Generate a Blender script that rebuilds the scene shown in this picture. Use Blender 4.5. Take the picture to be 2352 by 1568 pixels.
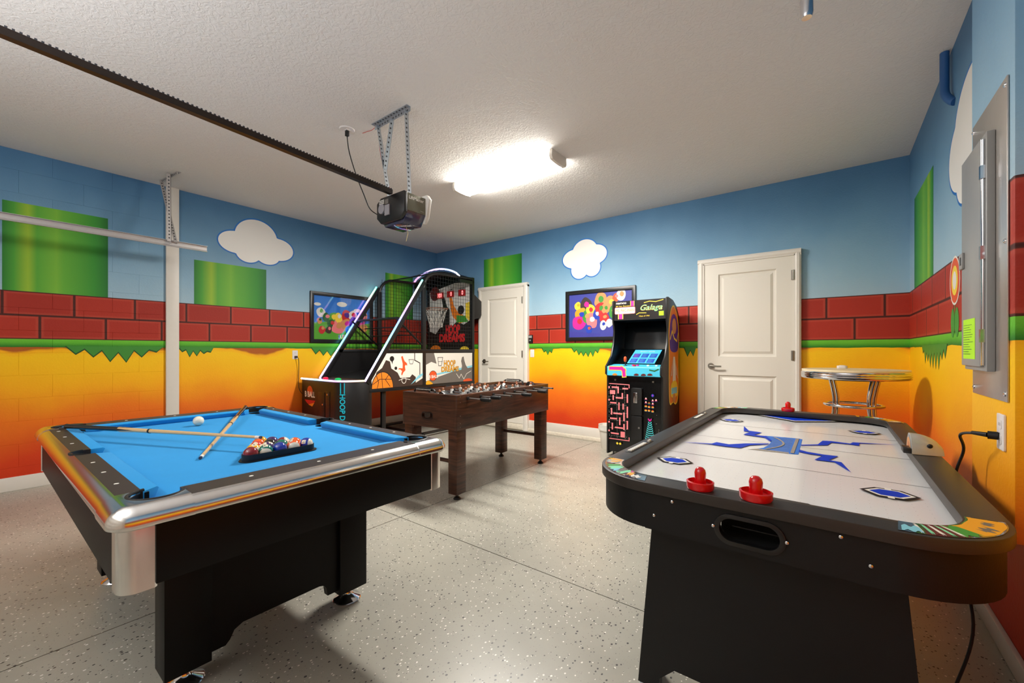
import bpy, bmesh, math, random
from mathutils import Vector, Matrix, Euler
from mathutils.geometry import tessellate_polygon
random.seed(7)
PI = math.pi
for o in list(bpy.data.objects): bpy.data.objects.remove(o)
SC = bpy.context.scene
COL = SC.collection

# ---------------------------------------------------------------- camera, world, exposure
cam_d = bpy.data.cameras.new('camera'); cam = bpy.data.objects.new('camera', cam_d); COL.objects.link(cam)
cam.location = (0, 0, 1.22); cam.rotation_euler = (PI/2, 0, math.radians(37.47))
cam_d.sensor_width = 36; cam_d.lens = 955/2352*36; cam_d.shift_y = 21/2352; cam_d.clip_start = .02
SC.camera = cam
w = bpy.data.worlds.new('world'); SC.world = w; w.use_nodes = True
w.node_tree.nodes['Background'].inputs[0].default_value = (.75, .85, 1, 1)
w.node_tree.nodes['Background'].inputs[1].default_value = .25
SC.view_settings.view_transform = 'Standard'; SC.view_settings.look = 'None'
SC.view_settings.exposure = 0.25; SC.view_settings.gamma = 1; SC.view_settings.use_curve_mapping = False
LAMP = 44.0      # emission of the ceiling light lenses
def area(name, loc, rot, sx, sy, power, col):
    d = bpy.data.lights.new(name, 'AREA'); d.shape = 'RECTANGLE'; d.size = sx; d.size_y = sy; d.energy = power; d.color = col
    o = bpy.data.objects.new(name, d); COL.objects.link(o); o.location = loc; o.rotation_euler = rot; return o
# added fill aimed up to brighten the ceiling, and the second ceiling lamp's light
area('ceiling_fill', (-1.9, -.9, 1.9), (PI, 0, 0), 2.4, 1.2, 52, (.95, .97, 1))
area('front_lamp', (-2.5, -1.3, 2.85), (math.radians(25), 0, 0), 2.2, .3, 17, (.93, .97, 1))
area('lamp_light', (-2.5, 3.16, 2.83), (0, 0, 0), 1.2, .16, 84, (1, .96, .9))

# ---------------------------------------------------------------- helpers
def lin(c):
    return c/12.92 if c <= .04045 else ((c+.055)/1.055)**2.4
def C(r, g, b): return (lin(r/255), lin(g/255), lin(b/255), 1)
MATS = {}
def mat(name, col, rough=.5, metal=0, noise=0, nscale=20, bump=0, bscale=60, emit=0, coat=0, spec=.5):
    if name in MATS: return MATS[name]
    m = bpy.data.materials.new(name); m.use_nodes = True; nt = m.node_tree; p = nt.nodes['Principled BSDF']
    p.inputs['Base Color'].default_value = col; p.inputs['Roughness'].default_value = rough; p.inputs['Metallic'].default_value = metal
    p.inputs['Coat Weight'].default_value = coat; p.inputs['Specular IOR Level'].default_value = spec
    if emit: p.inputs['Emission Color'].default_value = col; p.inputs['Emission Strength'].default_value = emit
    g = None
    if noise or bump: g = nt.nodes.new('ShaderNodeNewGeometry')
    if noise:
        n = nt.nodes.new('ShaderNodeTexNoise'); n.inputs['Scale'].default_value = nscale; n.inputs['Detail'].default_value = 5
        nt.links.new(g.outputs['Position'], n.inputs['Vector'])
        h = nt.nodes.new('ShaderNodeHueSaturation'); h.inputs['Color'].default_value = col
        mr = nt.nodes.new('ShaderNodeMapRange'); mr.inputs[3].default_value = 1-noise; mr.inputs[4].default_value = 1+noise
        nt.links.new(n.outputs['Fac'], mr.inputs[0]); nt.links.new(mr.outputs[0], h.inputs['Value']); nt.links.new(h.outputs[0], p.inputs['Base Color'])
    if bump:
        n = nt.nodes.new('ShaderNodeTexNoise'); n.inputs['Scale'].default_value = bscale; n.inputs['Detail'].default_value = 3
        nt.links.new(g.outputs['Position'], n.inputs['Vector'])
        b = nt.nodes.new('ShaderNodeBump'); b.inputs['Strength'].default_value = bump; b.inputs['Distance'].default_value = .01
        nt.links.new(n.outputs['Fac'], b.inputs['Height']); nt.links.new(b.outputs[0], p.inputs['Normal'])
    MATS[name] = m; return m

ORG = {}
def thing(name, label, cat, loc=(0, 0, 0), rotz=0, group=None, local=False):
    o = bpy.data.objects.new(name, None); COL.objects.link(o); o.empty_display_size = .1
    o.location = loc; o.rotation_euler = (0, 0, rotz); o['label'] = label; o['category'] = cat
    if group: o['group'] = group
    ORG[o.name] = Vector((0, 0, 0)) if local else Vector(loc)
    return o
def tag(o, label, cat, group=None):
    o['label'] = label; o['category'] = cat
    if group: o['group'] = group
    return o
def plab(o, label): o['label'] = label; return o

def XYZ(u, v, w): return (u, v, w)
def onX(x, s=1): return lambda u, v, w: (x+s*w, u, v)     # drawn on a plane x = const: u = y, v = z
def onY(y, s=-1): return lambda u, v, w: (u, y+s*w, v)    # drawn on a plane y = const: u = x, v = z
def onZ(z): return lambda u, v, w: (u, v, z+w)
def rrect(x0, y0, x1, y1, r, n=6):
    pts = []
    for cx, cy, a in ((x1-r, y0+r, -90), (x1-r, y1-r, 0), (x0+r, y1-r, 90), (x0+r, y0+r, 180)):
        for i in range(n+1):
            t = math.radians(a+90*i/n); pts.append((cx+r*math.cos(t), cy+r*math.sin(t)))
    return pts
def rect(x0, y0, x1, y1): return [(x0, y0), (x1, y0), (x1, y1), (x0, y1)]
def circ(cx, cy, r, n=24, a0=0, a1=360, ry=None):
    ry = ry or r
    full = abs(a1-a0) >= 360
    k = n if full else n+1
    return [(cx+r*math.cos(math.radians(a0+(a1-a0)*i/n)), cy+ry*math.sin(math.radians(a0+(a1-a0)*i/n))) for i in range(k)]

class G:
    """collects geometry; build() links it as one mesh object"""
    def __init__(s): s.v = []; s.f = []; s.m = []; s.layer = 0
    def add(s, vs, fs, mi=0):
        k = len(s.v); s.v += [Vector(p) for p in vs]
        for f in fs: s.f.append([i+k for i in f]); s.m.append(mi)
        return s
    def box(s, x0, y0, z0, x1, y1, z1, mi=0):
        return s.add([(x0, y0, z0), (x1, y0, z0), (x1, y1, z0), (x0, y1, z0), (x0, y0, z1), (x1, y0, z1), (x1, y1, z1), (x0, y1, z1)],
                     [(3, 2, 1, 0), (4, 5, 6, 7), (0, 1, 5, 4), (1, 2, 6, 5), (2, 3, 7, 6), (3, 0, 4, 7)], mi)
    def prism(s, loops, w0, w1, fr=XYZ, mi=0):
        if not isinstance(loops[0][0], (tuple, list)): loops = [loops]
        flat = [p for l in loops for p in l]; n = len(flat)
        tris = tessellate_polygon([[Vector((p[0], p[1], 0)) for p in l] for l in loops])
        vs = [fr(p[0], p[1], w0) for p in flat]+[fr(p[0], p[1], w1) for p in flat]
        fs = [tuple(t) for t in tris]+[tuple(i+n for i in reversed(t)) for t in tris]
        k = 0
        for l in loops:
            m = len(l)
            for i in range(m): a, b = k+i, k+(i+1) % m; fs.append((a, b, b+n, a+n))
            k += m
        return s.add(vs, fs, mi)
    def flat(s, loop, fr, mi=0, lift=None):
        """print: one thin sheet, each new sheet a hair above the last"""
        s.layer += 1; w_ = s.layer*.00012 if lift is None else lift
        tris = tessellate_polygon([[Vector((p[0], p[1], 0)) for p in loop]])
        return s.add([fr(p[0], p[1], w_) for p in loop], [tuple(t) for t in tris], mi)
    def line(s, pts, wd, fr, mi=0):
        s.layer += 1; w_ = s.layer*.00012
        for a, b in zip(pts, pts[1:]):
            w_ += .00001; s.layer += .1
            dx, dy = b[0]-a[0], b[1]-a[1]; L = math.hypot(dx, dy) or 1; nx, ny = -dy/L*wd/2, dx/L*wd/2
            ex, ey = dx/L*wd/2, dy/L*wd/2
            s.add([fr(a[0]+nx-ex, a[1]+ny-ey, w_), fr(a[0]-nx-ex, a[1]-ny-ey, w_), fr(b[0]-nx+ex, b[1]-ny+ey, w_), fr(b[0]+nx+ex, b[1]+ny+ey, w_)], [(0, 1, 2, 3)], mi)
        return s
    def cyl(s, a, b, r, r2=None, n=16, mi=0):
        return s.tube([a, b], r, n, mi, r2)
    def tube(s, pts, r, n=10, mi=0, r2=None, closed=False):
        pts = [Vector(p) for p in pts]; k = len(s.v); m = len(pts); prev = None
        for i, p in enumerate(pts):
            if closed: d = (pts[(i+1) % m]-pts[i-1])
            else: d = (pts[min(i+1, m-1)]-pts[max(i-1, 0)])
            d.normalize()
            if prev is None: x = d.orthogonal().normalized()
            else: x = (prev-d*prev.dot(d)).normalized()
            prev = x; y = d.cross(x); rr = r if r2 is None else r+(r2-r)*i/(m-1)
            for j in range(n):
                t = 2*PI*j/n; s.v.append(p+x*rr*math.cos(t)+y*rr*math.sin(t))
        for i in range(m if closed else m-1):
            for j in range(n):
                a, b = k+i*n+j, k+i*n+(j+1) % n; c, d_ = k+((i+1) % m)*n+(j+1) % n, k+((i+1) % m)*n+j
                s.f.append([a, b, c, d_]); s.m.append(mi)
        if not closed:
            s.f.append([k+j for j in reversed(range(n))]); s.m.append(mi)
            s.f.append([k+(m-1)*n+j for j in range(n)]); s.m.append(mi)
        return s
    def lathe(s, prof, c=(0, 0, 0), n=28, mi=0, sx=1, sy=1):
        k = len(s.v)
        for r, z in prof:
            for j in range(n):
                t = 2*PI*j/n; s.v.append(Vector((c[0]+r*sx*math.cos(t), c[1]+r*sy*math.sin(t), c[2]+z)))
        for i in range(len(prof)-1):
            for j in range(n):
                a, b = k+i*n+j, k+i*n+(j+1) % n; s.f.append([a, b, b+n, a+n]); s.m.append(mi)
        if prof[0][0] > 1e-5: s.f.append([k+j for j in reversed(range(n))]); s.m.append(mi)
        if prof[-1][0] > 1e-5: s.f.append([k+(len(prof)-1)*n+j for j in range(n)]); s.m.append(mi)
        return s
    def ball(s, c, r, mi=0, n=16, sc=(1, 1, 1)):
        k = len(s.v); h = n//2
        for i in range(1, h):
            ph = PI*i/h
            for j in range(n):
                t = 2*PI*j/n; s.v.append(Vector((c[0]+r*sc[0]*math.sin(ph)*math.cos(t), c[1]+r*sc[1]*math.sin(ph)*math.sin(t), c[2]+r*sc[2]*math.cos(ph))))
        s.v.append(Vector((c[0], c[1], c[2]+r*sc[2]))); s.v.append(Vector((c[0], c[1], c[2]-r*sc[2]))); T = len(s.v)-2
        for j in range(n):
            s.f.append([T, k+j, k+(j+1) % n]); s.m.append(mi)
            e = k+(h-2)*n; s.f.append([T+1, e+(j+1) % n, e+j]); s.m.append(mi)
        for i in range(h-2):
            for j in range(n):
                a, b = k+i*n+j, k+i*n+(j+1) % n; s.f.append([a, a+n, b+n, b]); s.m.append(mi)
        return s
    def sweep(s, prof, p0, p1, mi=0, m0=0, m1=0, up=Vector((0, 0, 1))):
        """prof = (inward, up) polygon swept from p0 to p1; inward = left of travel; m0/m1 shift the ends per unit inward (mitres)"""
        p0, p1 = Vector(p0), Vector(p1); d = (p1-p0).normalized(); inn = up.cross(d); n = len(prof)
        vs = [p0+inn*a+up*b+d*(a*m0) for a, b in prof]+[p1+inn*a+up*b-d*(a*m1) for a, b in prof]
        fs = [tuple(reversed(range(n))), tuple(range(n, 2*n))]+[(i, (i+1) % n, (i+1) % n+n, i+n) for i in range(n)]
        return s.add(vs, fs, mi)
    def text(s, txt, cx, cy, h, fr, mi=0, wid=None, rot=0, bold=0.0, shear=0, lift=None):
        s.layer += 1; w_ = s.layer*.00012 if lift is None else lift
        cu = bpy.data.curves.new('t', 'FONT'); cu.body = txt; cu.size = 1; cu.offset = bold; cu.shear = shear; cu.resolution_u = 3
        o = bpy.data.objects.new('t', cu); me = bpy.data.meshes.new_from_object(o)
        if len(me.vertices) == 0: return s
        xs = [v.co.x for v in me.vertices]; ys = [v.co.y for v in me.vertices]
        x0, x1, y0, y1 = min(xs), max(xs), min(ys), max(ys); k = h/(y1-y0); kx = (wid/(x1-x0)) if wid else k
        cr, sr = math.cos(rot), math.sin(rot); base = len(s.v)
        for v in me.vertices:
            a, b = (v.co.x-(x0+x1)/2)*kx, (v.co.y-(y0+y1)/2)*k
            s.v.append(Vector(fr(cx+a*cr-b*sr, cy+a*sr+b*cr, w_)))
        for p in me.polygons: s.f.append([base+i for i in p.vertices]); s.m.append(mi)
        bpy.data.objects.remove(o); bpy.data.curves.remove(cu); bpy.data.meshes.remove(me)
        return s
    def build(s, name, mats, parent=None, bevel=0, seg=2, smooth=True, ang=35, recalc=True):
        if not isinstance(mats, (list, tuple)): mats = [mats]
        off = ORG.get(parent.name, Vector((0, 0, 0))) if parent else Vector((0, 0, 0))
        me = bpy.data.meshes.new(name); me.from_pydata([v-off for v in s.v], [], s.f)
        for m in mats: me.materials.append(m)
        me.polygons.foreach_set('material_index', s.m)
        bm = bmesh.new(); bm.from_mesh(me)
        if recalc:
            bmesh.ops.remove_doubles(bm, verts=bm.verts, dist=1e-6)
            bmesh.ops.recalc_face_normals(bm, faces=bm.faces)
        if bevel:
            es = [e for e in bm.edges if len(e.link_faces) == 2 and e.calc_face_angle(0) > math.radians(ang)]
            bmesh.ops.bevel(bm, geom=es, offset=bevel, segments=seg, profile=.5, affect='EDGES', clamp_overlap=True)
        if smooth:
            for f in bm.faces: f.smooth = True
            for e in bm.edges:
                if len(e.link_faces) != 2 or e.calc_face_angle(0) > math.radians(38): e.smooth = False
        bm.to_mesh(me); bm.free(); me.update()
        o = bpy.data.objects.new(name, me); COL.objects.link(o)
        if parent: o.parent = parent; ORG[o.name] = off
        return o
def copy_tree(o, parent=None):
    c = o.copy(); COL.objects.link(c); c.parent = parent; ORG[c.name] = ORG.get(o.name, Vector((0, 0, 0)))
    for ch in list(o.children): copy_tree(ch, c)
    return c
def struct(o): o['kind'] = 'structure'; return o

# ---------------------------------------------------------------- materials
def mnode(nt, op, a, b=None, c=None):
    n = nt.nodes.new('ShaderNodeMath'); n.operation = op
    for i, x in enumerate((a, b, c)):
        if x is None: continue
        if isinstance(x, (int, float)): n.inputs[i].default_value = x
        else: nt.links.new(x, n.inputs[i])
    return n.outputs[0]
def ramp(nt, fac, stops, interp='LINEAR'):
    n = nt.nodes.new('ShaderNodeValToRGB'); cr = n.color_ramp; cr.interpolation = interp
    while len(cr.elements) < len(stops): cr.elements.new(.5)
    for e, (p, c) in zip(cr.elements, stops): e.position = p; e.color = c
    nt.links.new(fac, n.inputs[0]); return n.outputs[0]
def mix(nt, f, a, b):
    n = nt.nodes.new('ShaderNodeMix'); n.data_type = 'RGBA'
    if isinstance(f, (int, float)): n.inputs[0].default_value = f
    else: nt.links.new(f, n.inputs[0])
    for i, x in ((6, a), (7, b)):
        if isinstance(x, tuple): n.inputs[i].default_value = x
        else: nt.links.new(x, n.inputs[i])
    return n.outputs[2]
def mural(name, axis, shift, bumpy=.25):
    """sky, brick courses, grass line and orange earth, painted on a wall"""
    m = bpy.data.materials.new(name); m.use_nodes = True; nt = m.node_tree; p = nt.nodes['Principled BSDF']; L = nt.links.new
    g = nt.nodes.new('ShaderNodeNewGeometry'); sp = nt.nodes.new('ShaderNodeSeparateXYZ'); L(g.outputs['Position'], sp.inputs[0])
    S = sp.outputs[axis]; Z = sp.outputs[2]
    n1 = nt.nodes.new('ShaderNodeTexNoise'); n1.inputs['Scale'].default_value = 1.6; n1.inputs['Detail'].default_value = 3; L(g.outputs['Position'], n1.inputs['Vector'])
    nz = mnode(nt, 'MULTIPLY', mnode(nt, 'SUBTRACT', n1.outputs['Fac'], .5), .45)
    zs = mnode(nt, 'ADD', Z, nz)
    sky = ramp(nt, mnode(nt, 'DIVIDE', mnode(nt, 'SUBTRACT', zs, 1.6), 1.5),
               [(0, C(174, 200, 212)), (.25, C(146, 182, 204)), (.55, C(110, 154, 186)), (.8, C(82, 128, 166)), (1, C(64, 108, 148))])
    # bricks
    bt = nt.nodes.new('ShaderNodeTexBrick'); cb = nt.nodes.new('ShaderNodeCombineXYZ')
    L(mnode(nt, 'ADD', S, shift), cb.inputs[0]); L(mnode(nt, 'SUBTRACT', Z, 1.323), cb.inputs[1]); L(cb.outputs[0], bt.inputs['Vector'])
    bt.offset = .5; bt.inputs['Scale'].default_value = 1; bt.inputs['Brick Width'].default_value = .43; bt.inputs['Row Height'].default_value = .211
    bt.inputs['Mortar Size'].default_value = .011; bt.inputs['Mortar Smooth'].default_value = .35
    bt.inputs['Color1'].default_value = C(176, 48, 28); bt.inputs['Color2'].default_value = C(158, 40, 25); bt.inputs['Mortar'].default_value = C(66, 20, 12)
    bt2 = nt.nodes.new('ShaderNodeTexBrick'); L(cb.outputs[0], bt2.inputs['Vector']); bt2.offset = .5
    bt2.inputs['Scale'].default_value = 1; bt2.inputs['Brick Width'].default_value = .43; bt2.inputs['Row Height'].default_value = .211
    bt2.inputs['Mortar Size'].default_value = .032; bt2.inputs['Mortar Smooth'].default_value = 1
    hl = mnode(nt, 'MULTIPLY', mnode(nt, 'MULTIPLY', bt2.outputs['Fac'], mnode(nt, 'SUBTRACT', 1, bt2.outputs['Fac'])), 0.55)
    brick = mix(nt, hl, bt.outputs['Color'], C(232, 120, 95))
    # grass line
    gn = nt.nodes.new('ShaderNodeTexNoise'); gn.inputs['Scale'].default_value = 5; L(g.outputs['Position'], gn.inputs['Vector'])
    zg = mnode(nt, 'ADD', Z, mnode(nt, 'MULTIPLY', mnode(nt, 'SUBTRACT', gn.outputs['Fac'], .5), .02))
    grass = ramp(nt, mnode(nt, 'DIVIDE', mnode(nt, 'SUBTRACT', zg, 1.24), .09),
                 [(0, C(24, 84, 20)), (.2, C(44, 128, 32)), (.6, C(96, 184, 44)), (.93, C(110, 196, 50)), (1, C(60, 140, 30))])
    earth = ramp(nt, mnode(nt, 'DIVIDE', mnode(nt, 'ADD', Z, mnode(nt, 'MULTIPLY', nz, .8)), 1.25),
                 [(0, C(190, 38, 10)), (.25, C(214, 62, 14)), (.5, C(238, 118, 16)), (.74, C(252, 178, 6)), (.95, C(254, 200, 4)), (.985, C(252, 180, 6)), (1, C(176, 90, 20))])
    c = mix(nt, mnode(nt, 'GREATER_THAN', zg, 1.25), earth, grass)
    c = mix(nt, mnode(nt, 'GREATER_THAN', Z, 1.323), c, brick)
    c = mix(nt, mnode(nt, 'GREATER_THAN', Z, 1.745), c, sky)
    L(c, p.inputs['Base Color']); p.inputs['Roughness'].default_value = .55; p.inputs['Specular IOR Level'].default_value = .35
    n2 = nt.nodes.new('ShaderNodeTexNoise'); n2.inputs['Scale'].default_value = 70; n2.inputs['Detail'].default_value = 4; L(g.outputs['Position'], n2.inputs['Vector'])
    b = nt.nodes.new('ShaderNodeBump'); b.inputs['Strength'].default_value = bumpy; b.inputs['Distance'].default_value = .006
    L(n2.outputs['Fac'], b.inputs['Height']); L(b.outputs[0], p.inputs['Normal'])
    return m
MUR_L = mural('mural_left', 1, -.17+.43*10, .2); MUR_B = mural('mural_back', 0, .034+.43*20); MUR_R = mural('mural_right', 1, .2+4.3)

def floor_mat():
    m = bpy.data.materials.new('epoxy_flake'); m.use_nodes = True; nt = m.node_tree; p = nt.nodes['Principled BSDF']; L = nt.links.new
    g = nt.nodes.new('ShaderNodeNewGeometry')
    n = nt.nodes.new('ShaderNodeTexNoise'); n.inputs['Scale'].default_value = 1.1; n.inputs['Detail'].default_value = 6; L(g.outputs['Position'], n.inputs['Vector'])
    base = ramp(nt, n.outputs['Fac'], [(.3, C(146, 143, 132)), (.7, C(178, 174, 160))])
    def flakes(sc, thr, dens, off):
        v = nt.nodes.new('ShaderNodeTexVoronoi'); v.inputs['Scale'].default_value = sc
        mp = nt.nodes.new('ShaderNodeMapping'); mp.inputs['Location'].default_value = (off, off*2, 0); mp.inputs['Scale'].default_value = (1, .8, 1)
        L(g.outputs['Position'], mp.inputs[0]); L(mp.outputs[0], v.inputs['Vector'])
        s_ = nt.nodes.new('ShaderNodeSeparateColor'); L(v.outputs['Color'], s_.inputs[0])
        return mnode(nt, 'MULTIPLY', mnode(nt, 'LESS_THAN', v.outputs['Distance'], mnode(nt, 'MULTIPLY', s_.outputs[1], thr)), mnode(nt, 'LESS_THAN', s_.outputs[0], dens))
    c = mix(nt, flakes(86, .34, .30, 3.3), base, C(232, 228, 218))
    c = mix(nt, flakes(80, .38, .36, 7.7), c, C(66, 64, 62))
    c = mix(nt, flakes(120, .3, .4, 1.7), c, C(140, 135, 128))
    L(c, p.inputs['Base Color']); p.inputs['Roughness'].default_value = .3; p.inputs['Specular IOR Level'].default_value = .5
    n2 = nt.nodes.new('ShaderNodeTexNoise'); n2.inputs['Scale'].default_value = 9; n2.inputs['Detail'].default_value = 5; L(g.outputs['Position'], n2.inputs['Vector'])
    L(ramp(nt, n2.outputs['Fac'], [(.3, (.30, .30, .30, 1)), (.7, (.36, .36, .36, 1))]), p.inputs['Roughness'])
    b = nt.nodes.new('ShaderNodeBump'); b.inputs['Strength'].default_value = .03; b.inputs['Distance'].default_value = .01; L(n2.outputs['Fac'], b.inputs['Height']); L(b.outputs[0], p.inputs['Normal'])
    return m
def ceil_mat():
    m = bpy.data.materials.new('knockdown_ceiling'); m.use_nodes = True; nt = m.node_tree; p = nt.nodes['Principled BSDF']; L = nt.links.new
    p.inputs['Base Color'].default_value = C(226, 223, 219); p.inputs['Roughness'].default_value = .8
    g = nt.nodes.new('ShaderNodeNewGeometry')
    n = nt.nodes.new('ShaderNodeTexNoise'); n.inputs['Scale'].default_value = 34; n.inputs['Detail'].default_value = 4; n.inputs['Distortion'].default_value = 1.2; L(g.outputs['Position'], n.inputs['Vector'])
    h = ramp(nt, n.outputs['Fac'], [(.42, (0, 0, 0, 1)), (.58, (1, 1, 1, 1))])
    b = nt.nodes.new('ShaderNodeBump'); b.inputs['Strength'].default_value = .32; b.inputs['Distance'].default_value = .006; L(h, b.inputs['Height']); L(b.outputs[0], p.inputs['Normal'])
    return m
def wood_mat():
    m = bpy.data.materials.new('dark_walnut_laminate'); m.use_nodes = True; nt = m.node_tree; p = nt.nodes['Principled BSDF']; L = nt.links.new
    tc = nt.nodes.new('ShaderNodeTexCoord'); mp = nt.nodes.new('ShaderNodeMapping'); mp.inputs['Scale'].default_value = (2.2, 2.2, 26); L(tc.outputs['Object'], mp.inputs[0])
    n = nt.nodes.new('ShaderNodeTexNoise'); n.inputs['Scale'].default_value = 2; n.inputs['Detail'].default_value = 7; n.inputs['Distortion'].default_value = .7; L(mp.outputs[0], n.inputs['Vector'])
    L(ramp(nt, n.outputs['Fac'], [(.3, C(38, 20, 13)), (.55, C(74, 42, 27)), (.75, C(100, 60, 40))]), p.inputs['Base Color']); p.inputs['Roughness'].default_value = .38
    return m
def cloth_mat(name, col):
    m = bpy.data.materials.new(name); m.use_nodes = True; nt = m.node_tree; p = nt.nodes['Principled BSDF']; L = nt.links.new
    g = nt.nodes.new('ShaderNodeNewGeometry'); n = nt.nodes.new('ShaderNodeTexNoise'); n.inputs['Scale'].default_value = 6; n.inputs['Detail'].default_value = 8; L(g.outputs['Position'], n.inputs['Vector'])
    h = nt.nodes.new('ShaderNodeHueSaturation'); h.inputs['Color'].default_value = col
    L(mnode(nt, 'ADD', .93, mnode(nt, 'MULTIPLY', n.outputs['Fac'], .14)), h.inputs['Value']); L(h.outputs[0], p.inputs['Base Color'])
    p.inputs['Roughness'].default_value = .9; p.inputs['Specular IOR Level'].default_value = .15; p.inputs['Sheen Weight'].default_value = .08
    return m
def pipe_mat(ax):
    """flat green paint with airbrushed light streaks"""
    m = bpy.data.materials.new('green_paint_'+str(ax)); m.use_nodes = True; nt = m.node_tree; p = nt.nodes['Principled BSDF']; L = nt.links.new
    tc = nt.nodes.new('ShaderNodeTexCoord'); sp = nt.nodes.new('ShaderNodeSeparateXYZ'); L(tc.outputs['Generated'], sp.inputs[0])
    s = sp.outputs[ax]
    L(ramp(nt, s, [(0, C(24, 120, 30)), (.1, C(70, 158, 40)), (.22, C(150, 190, 40)), (.3, C(84, 168, 44)), (.48, C(120, 186, 50)), (.55, C(96, 174, 46)), (.85, C(50, 146, 40)), (1, C(16, 110, 34))]), p.inputs['Base Color'])
    p.inputs['Roughness'].default_value = .55
    return m
def led_mat(name, axis, stops, st):
    m = bpy.data.materials.new(name); m.use_nodes = True; nt = m.node_tree; p = nt.nodes['Principled BSDF']; L = nt.links.new
    tc = nt.nodes.new('ShaderNodeTexCoord'); sp = nt.nodes.new('ShaderNodeSeparateXYZ'); L(tc.outputs['Generated'], sp.inputs[0])
    p.inputs['Base Color'].default_value = (.06, .06, .06, 1)
    L(ramp(nt, sp.outputs[axis], stops), p.inputs['Emission Color']); p.inputs['Emission Strength'].default_value = st
    return m
FLOOR = floor_mat(); CEIL = ceil_mat(); WOOD = wood_mat(); PIPEX = pipe_mat(0); PIPEY = pipe_mat(1)
CLOTH = cloth_mat('blue_cloth', C(34, 142, 206))
WHITE = mat('white_trim_paint', C(226, 220, 210), .4, noise=.03); WALLW = mat('white_wall', C(214, 208, 200), .7)
DOORW = mat('white_door_paint', C(228, 222, 210), .38)
CHROME = mat('chrome', C(225, 225, 228), .12, 1); BRUSH = mat('brushed_metal', C(240, 238, 235), .17, 1, noise=.04, nscale=60)
GALV = mat('galvanised_steel', C(188, 196, 204), .35, .8, noise=.12, nscale=90); NICKEL = mat('satin_nickel', C(150, 144, 134), .3, 1)
BLACK = mat('black_plastic', C(22, 21, 21), .35); BLKLAM = mat('black_laminate', C(9, 7, 7), .45, noise=.15, nscale=8, bump=.05, bscale=200, spec=.2)
RAILLAM = mat('charcoal_rail_laminate', C(52, 44, 42), .4, noise=.12, nscale=40)
BLKMET = mat('black_powder_coat', C(16, 15, 16), .4); RUBBER = mat('black_rubber', C(14, 14, 15), .5); DARK = mat('dark_void', C(5, 5, 5), .9)
HKLAM = mat('blackened_vinyl', C(15, 16, 18), .45, spec=.35, noise=.15, nscale=30, bump=.06, bscale=220); HKTOP = mat('hockey_rail_vinyl', C(48, 43, 40), .38, noise=.08, nscale=60, bump=.04, bscale=260)
PEARL = mat('sight_white', C(235, 232, 222), .3); IVORY = mat('ivory', C(238, 228, 205), .15, coat=.6)
RED = mat('mallet_red', C(214, 12, 20), .22, coat=.5); GREY = mat('panel_grey_paint', C(150, 150, 148), .35, noise=.03)
STEEL = mat('stainless_sheet', C(196, 190, 184), .3, .8, noise=.05, nscale=30); OUTW = mat('outlet_white', C(232, 226, 222), .35)
NEON = mat('neon_label', C(180, 240, 20), .6); SILV = mat('silver_plastic', C(190, 190, 184), .3, .3)
def flatm(n, r, g, b, rough=.5, **k): return mat('print_'+n, C(r, g, b), rough, **k)
P = dict(black=flatm('black', 22, 20, 20), white=flatm('white', 232, 228, 218), orange=flatm('orange', 240, 130, 30), dorange=flatm('deep_orange', 226, 84, 34),
         cyan=flatm('cyan', 70, 190, 222), brown=flatm('brown', 60, 44, 36), red=flatm('red', 205, 30, 34), yellow=flatm('yellow', 246, 214, 60),
         pink=flatm('pink', 240, 128, 132), magenta=flatm('magenta', 214, 22, 150), purple=flatm('purple', 84, 34, 150), blue=flatm('blue', 22, 62, 180),
         teal=flatm('teal', 70, 190, 196), green=flatm('green', 60, 150, 50), mint=flatm('mint', 130, 220, 170), grey=flatm('grey', 110, 104, 98), tan=flatm('tan', 214, 150, 90),
         lblue=flatm('light_blue', 130, 205, 225), dgreen=flatm('dark_green', 26, 96, 34), maroon=flatm('maroon', 96, 26, 26), gold=flatm('gold', 236, 164, 20),
         sky=flatm('poster_sky', 30, 120, 214), field=flatm('poster_field', 90, 170, 40), indigo=flatm('indigo', 62, 66, 160))
XL, YB, XR, XP, H, YF = -5.66, 5.14, .563, .437, 2.978, -1.6

# ---------------------------------------------------------------- room shell
fl = struct(G().box(XL-.1, YF-.1, -.12, XR+.1, YB+.1, -.006).build('floor', mat('joint_dark', C(46, 42, 38), .9)))
xs = [XL, -2.503, XR]; ys = [YF, 1.92, YB]; g_ = .003
for i in range(2):
    for j in range(2):
        G().box(xs[i]+(g_ if i else 0), ys[j]+(g_ if j else 0), -.006, xs[i+1]-(0 if i else g_), ys[j+1]-(0 if j else g_), 0).build('slab', FLOOR, fl, smooth=False)
struct(G().box(XL-.1, YF-.1, H, XR+.1, YB+.1, H+.1).build('ceiling', CEIL, smooth=False))
wl = struct(G().box(XL-.1, YF, 0, XL, YB+.1, H).build('wall_left', MUR_L, smooth=False))
wb = struct(G().box(XL-.1, YB, 0, XR+.1, YB+.1, H).build('wall_back', MUR_B, smooth=False))
wr = struct(G().box(XR, YF, 0, XR+.1, YB, H).build('wall_right', MUR_R, smooth=False))
G().box(XP, 1.905, .64, XR, 2.38, H).build('wall_chase', MUR_R, wr, bevel=.006)
wf = struct(G().box(XL-.1, YF-.1, 0, XR+.1, YF, H).build('wall_front', WALLW, smooth=False))
# masonry blocks of the left wall in front of the post
blk = {}
for r in range(15):
    z0 = .0+r*.2; z1 = min(z0+.2, H)
    y = 1.262; k = 0
    first = .2 if r % 2 else .4
    while y > -.75:
        wdt = first if k == 0 else .4
        e = .0002
        G().box(XL, y-wdt+e, z0+e, XL+.006, y-e, z1-e).build('block', MUR_L, wl, bevel=.0012, seg=1, smooth=False)
        y -= wdt; k += 1
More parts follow.
